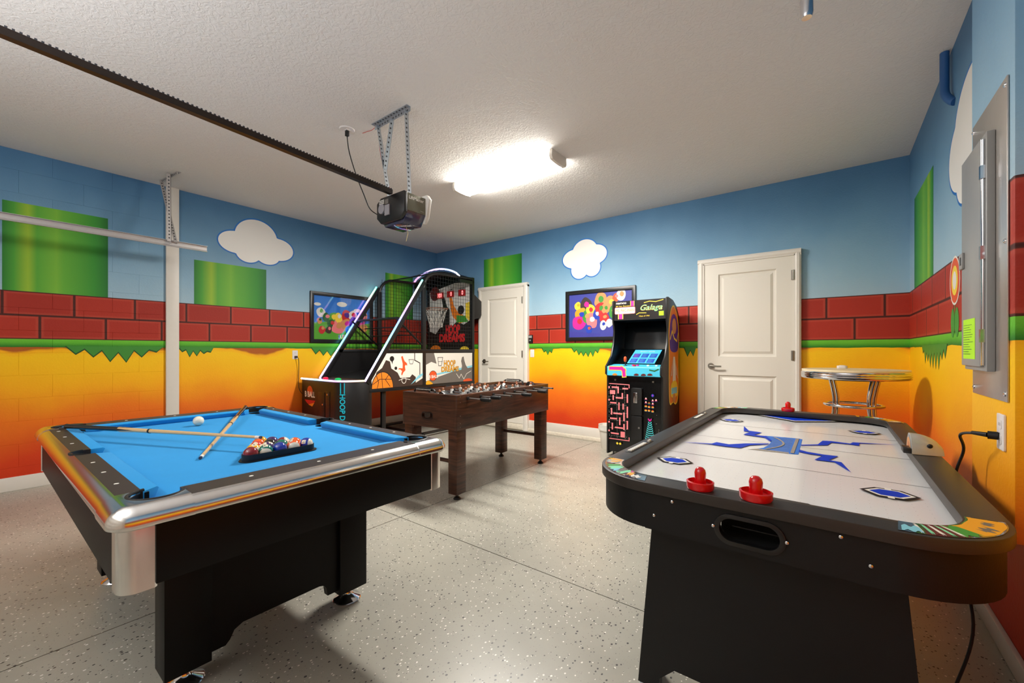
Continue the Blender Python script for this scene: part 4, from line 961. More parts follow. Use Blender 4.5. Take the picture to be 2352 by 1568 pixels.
g.flat(circ(-5.36, .695, .07, 20), fr, 0); g2 = G(); g2.text('B BALL', -5.36, .655, .075, fr, 0, wid=.26, bold=.03, lift=.001); g2.build('lettering', P['white'], HM, smooth=False, recalc=False); g.flat([(-5.5, .58), (-5.22, .58), (-5.26, .545), (-5.36, .51), (-5.44, .54)], fr, 2); g.flat([(-5.40, .52), (-5.24, .555), (-5.30, .50)], fr, 3)
g.build('ball_emblem', [P['dorange'], P['white'], P['red'], P['orange']], HM, smooth=False, recalc=False)
G().prism(rect(-5.14, .20, -4.98, .70), 0, .006, onY(2.683, -1)).build('coin_door', BLACK, HM, bevel=.002)
G().prism(rect(-4.95, .12, -4.86, .72), 0, .006, onY(2.682, -1)).build('ticket_door', BLACK, HM, bevel=.002)
for x, z in ((-5.01, .55), (-5.01, .32), (-4.90, .68), (-5.28, .34)): G().cyl((x, 2.676, z), (x, 2.665, z), .011, n=12).build('lock', CHROME, HM)
pA, pB = Vector((-4.70, 2.69)), Vector((-4.60, 2.755)); dAB = (pB-pA).normalized(); nAB = Vector((dAB.y, -dAB.x))
def chf(u, v, w): p_ = pA+dAB*u+nAB*(w+.001); return (p_.x, p_.y, v)
g = G(); g.flat(rect(.03, .70, .042, .83), chf, 0); g.flat(rect(.078, .70, .09, .83), chf, 0)
g.text('HOOP DREAMS', .06, .415, .07, chf, 0, wid=.56, rot=-PI/2, bold=.02)
g.build('side_lettering', flatm('neon_cyan', 10, 190, 214, emit=.15), HM, smooth=False, recalc=False)
# side panels, both sides
sidep = [(2.95, .70), (2.95, .86), (3.225, 1.205), (3.85, 1.205), (3.85, .70)]
for X_, s_ in ((XN, 1), (XF, -1)):
    f_ = lambda u, v, w: (X_-s_*w, u, v)
    G().prism(sidep, .004, .02, f_).prism(rect(3.88, .70, 4.87, 1.205), .004, .02, f_).build('side_panel', BLKMET, HM, smooth=False)
g = G(); fr = onX(XN-.003, 1); wh = 0
pan = [(3.0, .745), (3.0, .875), (3.235, 1.185), (3.845, 1.185), (3.845, .745)]
g.flat(pan, fr, 0)
g.flat([(3.0, .745), (3.0, .80), (3.06, .82), (3.10, .95), (3.18, 1.0), (3.24, 1.1), (3.30, 1.08), (3.32, .99), (3.42, .93), (3.46, .86), (3.62, .86), (3.66, .90), (3.72, .86), (3.72, .78), (3.845, .84), (3.845, .745)], fr, 1)
ar = [(3.19+.155*math.cos(t_*PI/18), .745+.20*math.sin(t_*PI/18)) for t_ in range(19)]
g.flat([(3.19+.165*math.cos(t_*PI/18), .745+.213*math.sin(t_*PI/18)) for t_ in range(19)], fr, 2); g.flat(ar, fr, 3)
for pts in ([(3.19, .745), (3.18, .85), (3.17, .94)], [(3.05, .80), (3.15, .86), (3.33, .85)], [(3.10, .90), (3.13, .82), (3.11, .75)], [(3.28, .91), (3.23, .85), (3.30, .76)]): g.line(pts, .008, fr, 2)
g.flat(circ(3.33, 1.115, .035, 14), fr, 2); g.flat([(3.32, 1.09), (3.335, 1.04), (3.345, 1.09)], fr, 2); g.flat(circ(3.39, .99, .022, 12), fr, 2)
man = [(3.475, 1.14), (3.50, 1.15), (3.51, 1.12), (3.53, 1.08), (3.57, 1.05), (3.575, 1.02), (3.545, 1.03), (3.535, 1.01), (3.545, .96), (3.51, .93), (3.49, .89), (3.475, .91), (3.49, .95), (3.455, .975), (3.43, .97), (3.44, .99), (3.50, .985), (3.50, 1.05), (3.485, 1.10)]
g.flat(man, fr, 4)
g.line([(3.60, 1.10), (3.68, 1.10), (3.665, 1.04), (3.62, 1.04), (3.60, 1.10)], .006, fr, 2); g.line([(3.70, 1.18), (3.70, 1.09), (3.79, 1.05), (3.79, .85)], .012, fr, 2)
g.line([(3.52+.035*math.cos(t_*PI/8), .83+.045*math.sin(t_*PI/8)) for t_ in range(17)], .008, fr, 0); g.line([(3.44, .83), (3.52, .85), (3.62, .83)], .008, fr, 0)
g.flat([(3.63, .76), (3.845, .88), (3.845, .91), (3.76, .875)], fr, 5)
g.build('side_print', [P['white'], P['brown'], P['black'], P['orange'], P['dorange'], P['lblue']], HM, smooth=False, recalc=False)
g = G(); g.flat(rect(3.90, .745, 4.85, 1.185), fr, 0)
g.flat([(3.90, 1.185), (4.05, 1.185), (4.10, 1.03), (4.0, 1.06), (3.90, 1.02)], fr, 1); g.flat([(3.90, .745), (3.90, .79), (4.4, .90), (4.85, .96), (4.85, .745)], fr, 1); g.flat([(3.95, .87), (4.85, .99), (4.85, .96), (4.4, .90), (3.95, .85)], fr, 2)
g.flat([(4.62, 1.12), (4.655, 1.13), (4.67, 1.07), (4.70, 1.0), (4.76, .93), (4.74, .88), (4.67, .90), (4.60, .90), (4.62, .99), (4.60, 1.06)], fr, 1)
g.line([(4.50, .87), (4.56, .80), (4.60, .86), (4.66, .78), (4.72, .86), (4.82, .90)], .008, fr, 0)
g.line([(4.12, 1.12), (4.22, 1.12), (4.19, 1.0), (4.14, 1.0), (4.12, 1.12)], .008, fr, 3); g.line([(4.13, 1.06), (4.21, 1.06)], .006, fr, 3)
g.flat(circ(4.03, .86, .075, 20), fr, 3); g.flat(circ(4.03, .86, .068, 20), fr, 4); g.text('B BALL', 4.04, .85, .045, fr, 0, wid=.17, bold=.03)
g.text('HOOP', 4.36, 1.03, .10, fr, 3, wid=.24, bold=.05); g.text('HOOP', 4.36, 1.03, .095, fr, 5, wid=.23, bold=.02)
g.text('DREAMS', 4.37, .945, .08, fr, 3, wid=.36, bold=.05); g.text('DREAMS', 4.37, .945, .075, fr, 5, wid=.35, bold=.02)
g.flat(blob([(4.65, .745), (4.68, .775), (4.78, .785), (4.84, .76), (4.84, .745)]), fr, 4); g.flat(blob([(3.90, .745), (3.93, .80), (4.0, .77), (4.02, .745)]), fr, 5)
g.build('rear_side_print', [P['white'], P['grey'], P['lblue'], P['black'], P['dorange'], P['gold']], HM, smooth=False, recalc=False)
# frame members
def bar(a, b, r=.018, nm='frame_bar', m=None, n=8, **k): return G().tube([a, b], r, n).build(nm, m or BLKMET, HM, **k)
for X_ in (XN, XF):
    s_ = -1 if X_ == XN else 1
    f_ = lambda u, v, w: (X_+s_*w, u, v)
    # sloping rail, a flat channel
    d_ = Vector((3.83-2.93, 2.21-.86)); d_.normalize(); nn = Vector((-d_.y, d_.x))
    a_, b_ = Vector((2.94, .84)), Vector((3.84, 2.20))
    G().prism([tuple(a_-nn*.0), tuple(b_-nn*.0), tuple(b_-nn*.06), tuple(a_-nn*.06)], -.012, .03, f_).build('slope_rail', BLKMET, HM, bevel=.003)
    LEDM = led_mat('led_slope', 2, [(0, (.75, .4, 1, 1)), (.2, (.6, .7, 1, 1)), (.35, (.2, .95, 1, 1)), (.55, (.15, .3, 1, 1)), (.68, (.6, .2, 1, 1)), (.82, (1, .5, .9, 1)), (.9, (.6, 1, .6, 1)), (1, (.1, 1, .85, 1))], 2.8)
    G().tube([(X_-s_*.002, a_.x+nn.x*.008, a_.y+nn.y*.008), (X_-s_*.002, b_.x+nn.x*.008, b_.y+nn.y*.008)], .0125, 8).build('light_strip', LEDM, HM)
    G().prism(rect(3.84, .70, 3.90, 2.13), -.0, .04, f_).build('post', BLKMET, HM, bevel=.003)
    G().prism(rect(4.85, .03, 4.90, 2.38), -.0, .04, f_).build('post', BLKMET, HM, bevel=.003)
    top = [(3.87, 2.10), (3.885, 2.17), (3.92, 2.235), (3.975, 2.29), (4.05, 2.325), (4.15, 2.34), (4.875, 2.36)]
    G().tube([(X_+s_*.018, u, v) for u, v in top], .022, 8).build('cage_top_bar', BLKMET, HM)
    G().prism(rect(3.0, .70, 4.90, .735), -.004, .03, f_).prism(rect(3.2, 1.195, 4.90, 1.24), -.004, .03, f_).build('side_rail', BLKMET, HM, bevel=.002)
    # wire mesh
    g = G()
    def vline(y, z0, z1): g.box(X_+s_*.018-.0018, y-.0018, z0, X_+s_*.018+.0018, y+.0018, z1)
    def hline(z, y0, y1): g.box(X_+s_*.018-.0018, y0, z-.0018, X_+s_*.018+.0018, y1, z+.0018)
    y = 3.92
    while y < 4.86: vline(y, 1.22, 2.33); y += .053
    z = 1.27
    while z < 2.32: hline(z, 3.9, 4.87); z += .053
    sl = (2.20-.84)/(3.84-2.94)
    y = 3.26
    while y < 3.83: vline(y, 1.22, .84+(y-2.94)*sl-.09); y += .053
    z = 1.27
    while z < 2.05: hline(z, 2.94+(z-.84)/sl+.05, 3.84); z += .053
    o = g.build('wire_mesh', BLKMET, HM, smooth=False, recalc=False); o['kind'] = 'stuff'
    bar((X_+s_*.02, 3.41, 1.645), (X_+s_*.02, 3.84, 1.30), .013, 'diagonal_brace')
bar((XF, 3.50, 1.66), (XN, 3.43, 1.65), .016, 'cross_bar')
for k in range(3): bar((XF+.02, 3.62+k*.10, 1.55-k*.11), (XN-.02, 3.56+k*.10, 1.54-k*.11), .008, 'net_rod')
for y in (3.87, 4.87): bar((XF, y, .03+.02), (XN, y, .05), .02, 'foot_bar')
for X_ in (XF+.02, XN-.05):
    bar((X_, 3.03, .05), (X_, 4.87, .05), .02, 'foot_bar'); G().box(X_-.018, 3.20, .05, X_+.018, 3.26, .72).build('leg', BLKMET, HM, bevel=.003)
# ramp and back of the ball trough
G().prism([(3.02, .70), (3.02, .86), (3.5, .92), (4.85, 1.15), (4.85, .70)], XF+.03, XN-.03, lambda u, v, w: (w, u, v)).build('ball_ramp', BLKMET, HM, smooth=False)
# backboard
bx0, bx1 = XF+.05, XN-.05
G().box(bx0, 4.85, 1.20, bx1, 4.87, 2.36).build('backboard', BLKMET, HM)
g = G(); fr = onY(4.849, -1)
g.flat([(bx0+.02, 1.24), (bx1-.01, 1.24), (bx1-.01, 2.31), (bx1-.34, 2.33), (bx0+.02, 2.22)], fr, 0)
g.flat([(bx0+.02, 1.24), (bx0+.02, 1.55), (-5.36, 1.50), (-5.2, 1.66), (-5.0, 1.60), (-4.85, 1.70), (-4.70, 1.64), (-4.57, 1.70), (-4.57, 1.24)], fr, 1)
g.flat(circ(-5.38, 2.19, .12, 20), fr, 2)
g.flat([(-5.22, 2.12), (-5.15, 2.12), (-5.08, 1.95), (-5.02, 1.9), (-5.02, 1.62), (-5.2, 1.6), (-5.22, 1.8), (-5.18, 1.96)], fr, 1)
g.flat([(-5.03, 2.10), (-4.97, 2.10), (-4.92, 1.96), (-4.84, 1.86), (-4.72, 1.80), (-4.60, 1.70), (-4.80, 1.66), (-4.95, 1.78), (-5.0, 1.92)], fr, 3)
g.flat(circ(-4.76, 1.88, .075, 14), fr, 1); g.flat([(-4.86, 1.80), (-4.66, 1.78), (-4.60, 1.68), (-4.86, 1.68)], fr, 4); g.flat([(-4.66, 1.98), (-4.57, 2.0), (-4.57, 1.7), (-4.66, 1.76)], fr, 5)
g.text('HOOP', -4.95, 1.57, .16, fr, 6, wid=.34, bold=.06); g.text('DREAMS', -4.97, 1.43, .14, fr, 6, wid=.60, bold=.06)
g.flat(circ(-5.36, 1.24, .13, 16, 0, 180, ry=.07), fr, 3); g.flat(circ(-4.68, 1.24, .1, 16, 0, 180, ry=.05), fr, 5)
g.build('backboard_print', [flatm('board_white', 226, 224, 220), P['black'], P['maroon'], P['orange'], P['green'], P['yellow'], flatm('neon_red', 224, 40, 44)], HM, smooth=False, recalc=False)
DISP = mat('display_red', C(120, 6, 10), .3, emit=.5); DIG = mat('display_digit', C(255, 120, 120), .4, emit=3)
for x, t_, hd in ((-5.24, '100', 'CREDIT'), (-4.99, '0', 'TIME'), (-4.73, '0', 'SCORE')):
    z = 2.15 if x < -5 else 2.155
    d_ = G().box(x-.075, 4.83, z-.05, x+.075, 4.849, z+.05).build('score_display', DISP, HM)
    g = G(); g.text(t_, x+(.02 if t_ == '0' else 0), z, .07, onY(4.829, -1), 0, wid=.10 if t_ != '0' else .035, bold=.01); g.build('digits', DIG, d_, smooth=False, recalc=False)
    g = G(); g.text(hd, x, z+.075, .03, onY(4.848, -1), 0, bold=.02); g.build('display_heading', P['black'], HM, smooth=False, recalc=False)
# hoop and net
hc = (-5.11, 4.63, 1.90)
G().tube([(hc[0]+.19*math.cos(t_*PI/14), hc[1]+.19*math.sin(t_*PI/14), hc[2]) for t_ in range(28)], .010, 8, closed=True).cyl((hc[0], hc[1]+.19, hc[2]), (hc[0], 4.85, hc[2]), .015).build('hoop', mat('hoop_metal', C(190, 150, 130), .3, .7), HM)
g = G()
for k in range(10):
    for s_ in (-1, 1):
        pts = []
        for i in range(7):
            f = i/6; a = 2*PI*k/10+s_*f*.9; r = .185-.085*f**.7; pts.append((hc[0]+r*math.cos(a), hc[1]+r*math.sin(a), hc[2]-.30*f))
        g.tube(pts, .004, 5)
g.build('net', P['white'], HM)
# glowing arch across the top and the hood behind it
ay, az0, rise = 4.56, 2.35, .165
arch = [(XF+(XN-XF)*t_/16, ay, az0+.01+rise*math.sin(PI*t_/16)**.65) for t_ in range(17)]
G().tube(arch, .014, 8).build('light_arch', led_mat('led_arch', 0, [(0, (1, .3, .6, 1)), (.25, (.5, .45, 1, 1)), (.5, (.9, .5, .95, 1)), (.75, (.4, .5, 1, 1)), (1, (.8, .8, 1, 1))], 1.7), HM)
hood_top = [(XF+(XN-XF)*t_/16, az0-.03+rise*math.sin(PI*t_/16)**.65) for t_ in range(17)]
G().prism([(x, z) for x, z in hood_top]+[(x, z-.05) for x, z in reversed(hood_top)], 0, .29, onY(ay+.01+.0, 1)).build('hood', BLKMET, HM)
G().prism([(x, z) for x, z in hood_top]+[(XN, 2.30), (XF, 2.30)], 0, .02, onY(4.87, 1)).build('hood_back', BLKMET, HM)
g = G()
for k in range(1, 10):
    t_ = k/10; x = XF+(XN-XF)*t_; g.tube([(x, ay, az0+rise*math.sin(PI*t_)**.65), (x, 4.1, 2.34)], .003, 4)
g.tube([(XF, 4.1, 2.34), (XN, 4.1, 2.34)], .010, 6); o = g.build('top_mesh', BLKMET, HM, smooth=False); o['kind'] = 'stuff'
G().prism([(4.905, 1.72), (5.06, 1.76), (5.08, 1.80), (5.08, 2.02), (4.905, 2.12)], -4.72, -4.52, lambda u, v, w: (w, u, v)).build('speaker_box', BLKMET, HM, bevel=.004)
# basketballs resting at the foot of the backboard are printed, not loose

# ---------------------------------------------------------------- posters
def framed(name, fr_, a0, a1, z0, z1, label, paint, parent_loc, fw=.05):
    t = thing(name, label, 'poster', parent_loc)
    G().prism([rect(a0, z0, a1, z1), list(reversed(rect(a0+fw, z0+fw, a1-fw, z1-fw)))], .001, .028, fr_).build('frame', BLACK, t, bevel=.004)
    g = G(); ms = paint(g, lambda u, v, w: fr_(u, v, .006+w), a0+fw, a1-fw, z0+fw, z1-fw); g.build('print', ms, t, smooth=False, recalc=False)
    G().prism(rect(a0+fw, z0+fw, a1-fw, z1-fw), .014, .016, fr_).build('glass', GLASS, t, smooth=False)
GLASS = bpy.data.materials.new('picture_glass'); GLASS.use_nodes = True
nt = GLASS.node_tree; nt.nodes.clear(); o_ = nt.nodes.new('ShaderNodeOutputMaterial'); mx = nt.nodes.new('ShaderNodeMixShader'); tr = nt.nodes.new('ShaderNodeBsdfTransparent'); gl = nt.nodes.new('ShaderNodeBsdfGlossy'); fz = nt.nodes.new('ShaderNodeFresnel')
gl.inputs['Roughness'].default_value = .03; fz.inputs[0].default_value = 1.45
nt.links.new(fz.outputs[0], mx.inputs[0]); nt.links.new(tr.outputs[0], mx.inputs[1]); nt.links.new(gl.outputs[0], mx.inputs[2]); nt.links.new(mx.outputs[0], o_.inputs[0])
def bl_(g, fr, x, z, r, mi, ry=None, seed=0):
    rnd = random.Random(seed); n = 7; ry = ry or r
    g.flat(blob([(x+r*(.8+.4*rnd.random())*math.cos(2*PI*i/n), z+ry*(.8+.4*rnd.random())*math.sin(2*PI*i/n)) for i in range(n)], 4), fr, mi)
def paintL(g, fr, a0, a1, z0, z1):
    W = a1-a0; Hh = z1-z0
    g.flat(rect(a0, z0, a1, z1), fr, 0); g.flat(blob([(a0, z0), (a0, z0+Hh*.38), (a0+W*.3, z0+Hh*.42), (a0+W*.6, z0+Hh*.36), (a1, z0+Hh*.42), (a1, z0)], 1), fr, 1)
    for x, z, r in ((.05, .80, .05), (.48, .84, .08), (.76, .72, .06)): g.flat(circ(a0+W*max(x, r/W+.01), z0+Hh*z, r, 18, ry=r*.45), fr, 2)
    items = [(.12, .62, .06, 2), (.10, .42, .04, 9), (.22, .50, .06, 8), (.33, .50, .08, 1), (.30, .36, .06, 8), (.42, .30, .10, 3), (.42, .52, .06, 4), (.56, .56, .09, 5), (.56, .36, .08, 9), (.68, .58, .07, 2), (.70, .40, .08, 6), (.82, .46, .08, 7), (.14, .22, .05, 5), (.25, .22, .05, 10), (.62, .22, .07, 0), (.88, .30, .06, 9), (.9, .6, .05, 3)]
    for k, (x, z, r, c_) in enumerate(items): bl_(g, fr, a0+W*x, z0+Hh*z, r, c_, r*1.15, k)
    for k, (x, z, r, c_) in enumerate(items): bl_(g, fr, a0+W*x+.01, z0+Hh*z+.02, r*.45, items[(k+3) % len(items)][3], None, k+50)
    for ch, x, c_ in zip('SUPER', (.43, .47, .51, .55, .59), (0, 4, 3, 1, 5)): g.text(ch, a0+W*(x+.0), z0+Hh*.07, .055, fr, 2, bold=.05); g.text(ch, a0+W*x, z0+Hh*.07, .05, fr, 11 if c_ == 0 else c_, bold=.02)
    return [P['sky'], P['field'], P['white'], P['pink'], P['yellow'], P['red'], P['purple'], P['magenta'], P['dgreen'], P['tan'], P['brown'], P['blue']]
def paintR(g, fr, a0, a1, z0, z1):
    W = a1-a0; Hh = z1-z0; g.flat(rect(a0, z0, a1, z1), fr, 0)
    items = [(.15, .72, .05, 1), (.29, .72, .09, 2), (.52, .82, .09, 3), (.68, .74, .09, 3), (.76, .86, .05, 4), (.20, .50, .09, 5), (.17, .34, .09, 6), (.30, .46, .08, 7), (.36, .60, .07, 1), (.38, .38, .09, 8), (.46, .50, .06, 9), (.52, .62, .07, 10), (.60, .62, .06, 3), (.58, .42, .06, 10), (.66, .30, .05, 11), (.56, .26, .05, 11), (.72, .54, .07, 7), (.82, .5, .07, 7), (.80, .30, .08, 3), (.84, .9, .07, 11), (.33, .18, .05, 9)]
    for k, (x, z, r, c_) in enumerate(items): bl_(g, fr, a0+W*x, z0+Hh*z, r, c_, r*1.2, k+9)
    for k, (x, z, r, c_) in enumerate(items): bl_(g, fr, a0+W*x+.01, z0+Hh*z+.015, r*.42, items[(k+5) % len(items)][3], None, k+90)
    return [P['indigo'], P['yellow'], P['brown'], P['tan'], P['dorange'], P['gold'], P['magenta'], P['green'], P['pink'], P['blue'], P['red'], P['white']]
framed('framed_poster', onX(XL, 1), 2.83, 3.81, 1.33, 2.04, 'black framed poster of blue sky and green field behind the wire cage', paintL, (XL, 3.32, 1.33))
framed('framed_poster', onY(YB, -1), -2.97, -1.955, 1.355, 2.05, 'black framed indigo poster with bright colour blobs behind the arcade cabinet', paintR, (-2.46, YB, 1.355))

# ---------------------------------------------------------------- bar table and remote
bc = (.144, 4.31); BT = thing('bar_table', 'tall round bar table with cream top and ribbed chrome edge', 'table', (bc[0], bc[1], 0))
G().lathe([(.30, 1.045), (.338, 1.05), (.341, 1.062), (.338, 1.070), (.0001, 1.072)], (bc[0], bc[1], 0), 56).build('tabletop', mat('cream_laminate', C(238, 220, 180), .35), BT)
G().lathe([(.325, 1.0), (.338, .998), (.344, 1.003), (.346, 1.009), (.339, 1.014), (.346, 1.019), (.346, 1.025), (.339, 1.030), (.346, 1.035), (.346, 1.041), (.339, 1.046), (.343, 1.050), (.338, 1.056), (.3, 1.05)], (bc[0], bc[1], 0), 64).build('edge_band', CHROME, BT)
for k in range(4):
    a = math.radians(45+90*k); ux, uy = math.cos(a), math.sin(a); px_, py_ = -uy, ux
    for s_ in (-1, 1):
        pts = [(bc[0]+ux*r+px_*s_*.017, bc[1]+uy*r+py_*s_*.017, z) for r, z in ((.195, 1.0), (.175, .93), (.158, .85), (.155, .80), (.158, .74), (.18, .6), (.215, .4), (.25, .2), (.27, .04))]
        G().tube(pts, .011, 12).build('leg', CHROME, BT)
    G().lathe([(.03, 0), (.03, .015), (.02, .04)], (bc[0]+ux*.27, bc[1]+uy*.27, 0), 14).build('foot_cap', BLACK, BT)
G().tube([(bc[0]+.185*math.cos(t_*PI/20), bc[1]+.185*math.sin(t_*PI/20), .785) for t_ in range(40)], .011, 10, closed=True).build('ring', CHROME, BT)
G().lathe([(.2, .985), (.2, 1.0)], (bc[0], bc[1], 0), 24).build('mounting_plate', BLKMET, BT)
rm = G(); rm.prism(rrect(-.035, -.02, .035, .02, .018, 5), 0, .022).ball((0, 0, .020), .012, 0, 10, (2.4, 1.4, .6)); o = rm.build('smoke_sensor', OUTW, bevel=.004); o.location = (.075, 4.42, 1.0722); tag(o, 'small rounded white device lying on the cream bar table', 'sensor'); o.name = 'white_sensor'

# ---------------------------------------------------------------- electrical panel on the chase
EP = thing('electrical_panel', 'grey electrical panel with steel surround on the right wall', 'electrical panel', (XP, 2.14, 1.06))
fr = onX(XP, -1)
G().prism(rect(1.945, 1.06, 2.335, 2.07), .0005, .006, fr).build('cover_plate', STEEL, EP, bevel=.002)
G().prism(rect(2.055, 1.15, 2.335, 1.95), .006, .026, fr).build('panel_box', GREY, EP, bevel=.003)
G().prism(rect(2.085, 1.165, 2.33, 1.935), .026, .036, fr).build('panel_door', GREY, EP, bevel=.003)
for z in (1.27, 1.55, 1.82): G().box(XP-.038, 2.066, z-.022, XP-.022, 2.083, z+.022).build('hinge', CHROME, EP)
G().cyl((XP-.03, 2.076, 1.17), (XP-.03, 2.076, 1.93), .006).build('hinge_pin', CHROME, EP)
lt = G().prism(rect(2.285, 1.53, 2.335, 1.59), .036, .043, fr).build('latch', GREY, EP, bevel=.002); G().prism(rect(2.298, 1.545, 2.315, 1.575), .043, .044, fr).build('latch_slot', BLACK, lt)
g = G(); f2 = onX(XP-.0362, -1); g.flat(rect(2.14, 1.19, 2.30, 1.335), f2, 0, .0003)
for k in range(14):
    z = 1.322-k*.0088; g.line([(2.292, z), (2.292-.13*(.5+.5*random.random()), z)], .0016, f2, 1)
g.build('warning_label', [NEON, P['dgreen']], EP, smooth=False, recalc=False)
for y, z in ((1.958, 2.045), (2.32, 2.045), (1.958, 1.56), (1.958, 1.085), (2.31, 1.085)): o = G().lathe([(.008, 0), (.007, .003), (.003, .005)], n=12).build('screw', CHROME, EP); o.data.transform(Matrix.Translation(ORG[EP.name])); o.location = Vector((XP-.006, y, z))-ORG[EP.name]; o.rotation_euler = (0, -PI/2, 0)

def outlet(name, fr, a, z, label, w_=.07, h_=.115, cat='outlet', rocker=False):
    t = thing(name, label, cat, fr(a, z, 0))
    G().prism(rrect(a-w_/2, z-h_/2, a+w_/2, z+h_/2, .006, 3), .0005, .006, fr).build('cover_plate', OUTW, t, bevel=.0015)
    if rocker: G().prism(rect(a-.016, z-.033, a+.016, z+.033), .006, .009, fr).build('rocker', OUTW, t, bevel=.001)
    else:
        for s_ in (-1, 1):
            o = G().prism(rrect(a-.017, z+s_*.024-.015, a+.017, z+s_*.024+.015, .008, 3), .006, .0075, fr).build('socket', OUTW, t)
            for q in (-1, 1): G().prism(rect(a+q*.006-.001, z+s_*.024-.004, a+q*.006+.001, z+s_*.024+.006), .0075, .0078, fr).build('slot', BLACK, o)
    return t
outlet('wall_outlet', onX(XP, -1), 2.01, .96, 'tall white wall outlet below the electrical panel')
outlet('wall_outlet', onX(XL, 1), 2.635, 1.165, 'white wall outlet left of the basketball game')
outlet('light_switch', onY(YB, -1), -3.555, 1.18, 'white rocker light switch right of the narrow door', cat='switch', rocker=True)
TK = thing('door_control', 'small dark wall control above the light switch', 'wall control', (-3.57, YB, 1.34)); G().box(-3.62, YB-.02, 1.335, -3.54, YB-.0005, 1.455).build('case', BLACK, TK, bevel=.003); G().box(-3.61, YB-.022, 1.41, -3.55, YB-.02, 1.445).build('display', GREY, TK); G().cyl((-3.58, YB-.02, 1.375), (-3.58, YB-.026, 1.375), .012).build('button', GREY, TK)
# cords
def bez(pts, n=8):
    out = []; m = len(pts)
    for i in range(m-1):
        p0 = Vector(pts[max(i-1, 0)]); p1 = Vector(pts[i]); p2 = Vector(pts[i+1]); p3 = Vector(pts[min(i+2, m-1)])
        for j in range(n): t = j/n; out.append(.5*((2*p1)+(-p0+p2)*t+(2*p0-5*p1+4*p2-p3)*t*t+(-p0+3*p1-3*p2+p3)*t*t*t))
    out.append(Vector(pts[-1])); return out
pc = thing('power_cord', 'black power cord plugged in below the electrical panel, hanging behind the air hockey table', 'cord', (XP-.01, 2.03, .95), group=None)
G().tube([(XP-.008, 2.02, .945), (XP-.03, 2.025, .945)], .013, 12).tube([(XP-.03, 2.025, .945), (XP-.06, 2.05, .945)], .008, 10, r2=.006).build('plug', RUBBER, pc)
G().tube(bez([(XP-.05, 2.045, .945), (XP-.075, 2.12, .925), (XP-.055, 2.19, .86), (.365, 2.22, .74), (.37, 2.22, .5), (.38, 2.05, .30), (.32, 1.95, .12), (.26, 1.85, .02), (.0, 2.0, .012)]), .0045, 8).build('cable', RUBBER, pc)
pc = thing('power_cord', 'thin black cord from the left wall outlet down behind the basketball game', 'cord', (XL+.01, 2.635, 1.15))
G().box(XL+.0078, 2.625, 1.125, XL+.035, 2.655, 1.15).build('plug', RUBBER, pc, bevel=.003)
G().tube(bez([(XL+.03, 2.64, 1.14), (XL+.05, 2.66, 1.10), (XL+.03, 2.672, .95), (XL+.03, 2.668, .8), (XL+.035, 2.70, .66), (XL+.03, 2.9, .5)]), .004, 6).build('cable', RUBBER, pc)
# blue painted pipe in the corner over the panel
G().tube(bez([(XR-.03, 3.50, H-.001), (XR-.03, 3.50, 2.8), (XR-.03, 3.48, 2.72), (XR-.012, 3.44, 2.66), (XR+.0, 3.42, 2.64)], 4), .021, 12).build('wall_pipe', mat('blue_pipe_paint', C(40, 92, 150), .5)); tag(bpy.data.objects['wall_pipe'], 'short blue painted pipe at the top of the right wall', 'pipe')
o = G().lathe([(.018, 2.585), (.023, 2.60), (.023, H)], (-.078, 2.09, 0), 20).build('hanging_pipe', CHROME); tag(o, 'shiny metal rod hanging from the ceiling at the top of the view', 'pipe')
# waste bin
WB = thing('waste_bin', 'white round waste bin with a liner left of the arcade cabinet', 'bin', (-2.205, 4.87, 0))
BINM = mat('bin_white', C(222, 216, 204), .5)
G().lathe([(.09, .0), (.092, .004), (.12, .27), (.116, .27), (.088, .008), (.0001, .008)], (-2.205, 4.87, 0), 32).build('bucket', BINM, WB)
G().lathe([(.123, .225), (.13, .25), (.126, .29), (.128, .297), (.118, .296), (.11, .26)], (-2.205, 4.87, 0), 32).build('liner', mat('liner_white', C(230, 226, 216), .45, bump=.6, bscale=40), WB)

# ---------------------------------------------------------------- garage door gear
def perf(g, a, b, wd, th, side, mi=0, hole=1, pitch=.032, ang=True):
    """perforated angle iron from a to b; side = direction of the wide face"""
    a, b = Vector(a), Vector(b); d = (b-a).normalized(); s = Vector(side).normalized(); s = (s-d*s.dot(d)).normalized(); n = d.cross(s)
    def bx(p0, p1, u0, u1, w0, w1, m_):
        vs = [p+s*u+n*w_ for p in (p0, p1) for u, w_ in ((u0, w0), (u1, w0), (u1, w1), (u0, w1))]
        g.add(vs, [(0, 1, 2, 3), (7, 6, 5, 4), (0, 4, 5, 1), (1, 5, 6, 2), (2, 6, 7, 3), (3, 7, 4, 0)], m_)
    bx(a, b, -wd/2, wd/2, -th/2, th/2, mi)
    if ang: bx(a, b, wd/2-th, wd/2, -th/2, wd, mi)
    L = (b-a).length; k = int(L/pitch)
    for i in range(1, k):
        p = a+d*(L*i/k)
        if ang: bx(p-d*.006, p+d*.006, wd/2-th-.0006, wd/2+.0006, wd*.4, wd*.4+.012, hole)
        bx(p-d*.006, p+d*.006, -.006, .006, -th/2-.0006, th/2+.0006, hole)
HOLE = mat('hole_dark', C(60, 62, 66), .7)
OP = thing('garage_door_opener', 'grey and black garage door opener hung from the ceiling with perforated steel straps', 'garage door opener', (-2.53, 1.95, 2.3))
ox0, ox1, oy0, oy1 = -2.69, -2.37, 1.85, 2.045
G().prism([(ox0, 2.20), (ox0, 2.31), (ox0+.05, 2.345), (ox1, 2.345), (ox1, 2.20), (ox1-.05, 2.155), (ox0+.05, 2.155)], oy0, oy0+.03, lambda u, v, w: (u, w, v)).build('end_cover', BLACK, OP, bevel=.004)
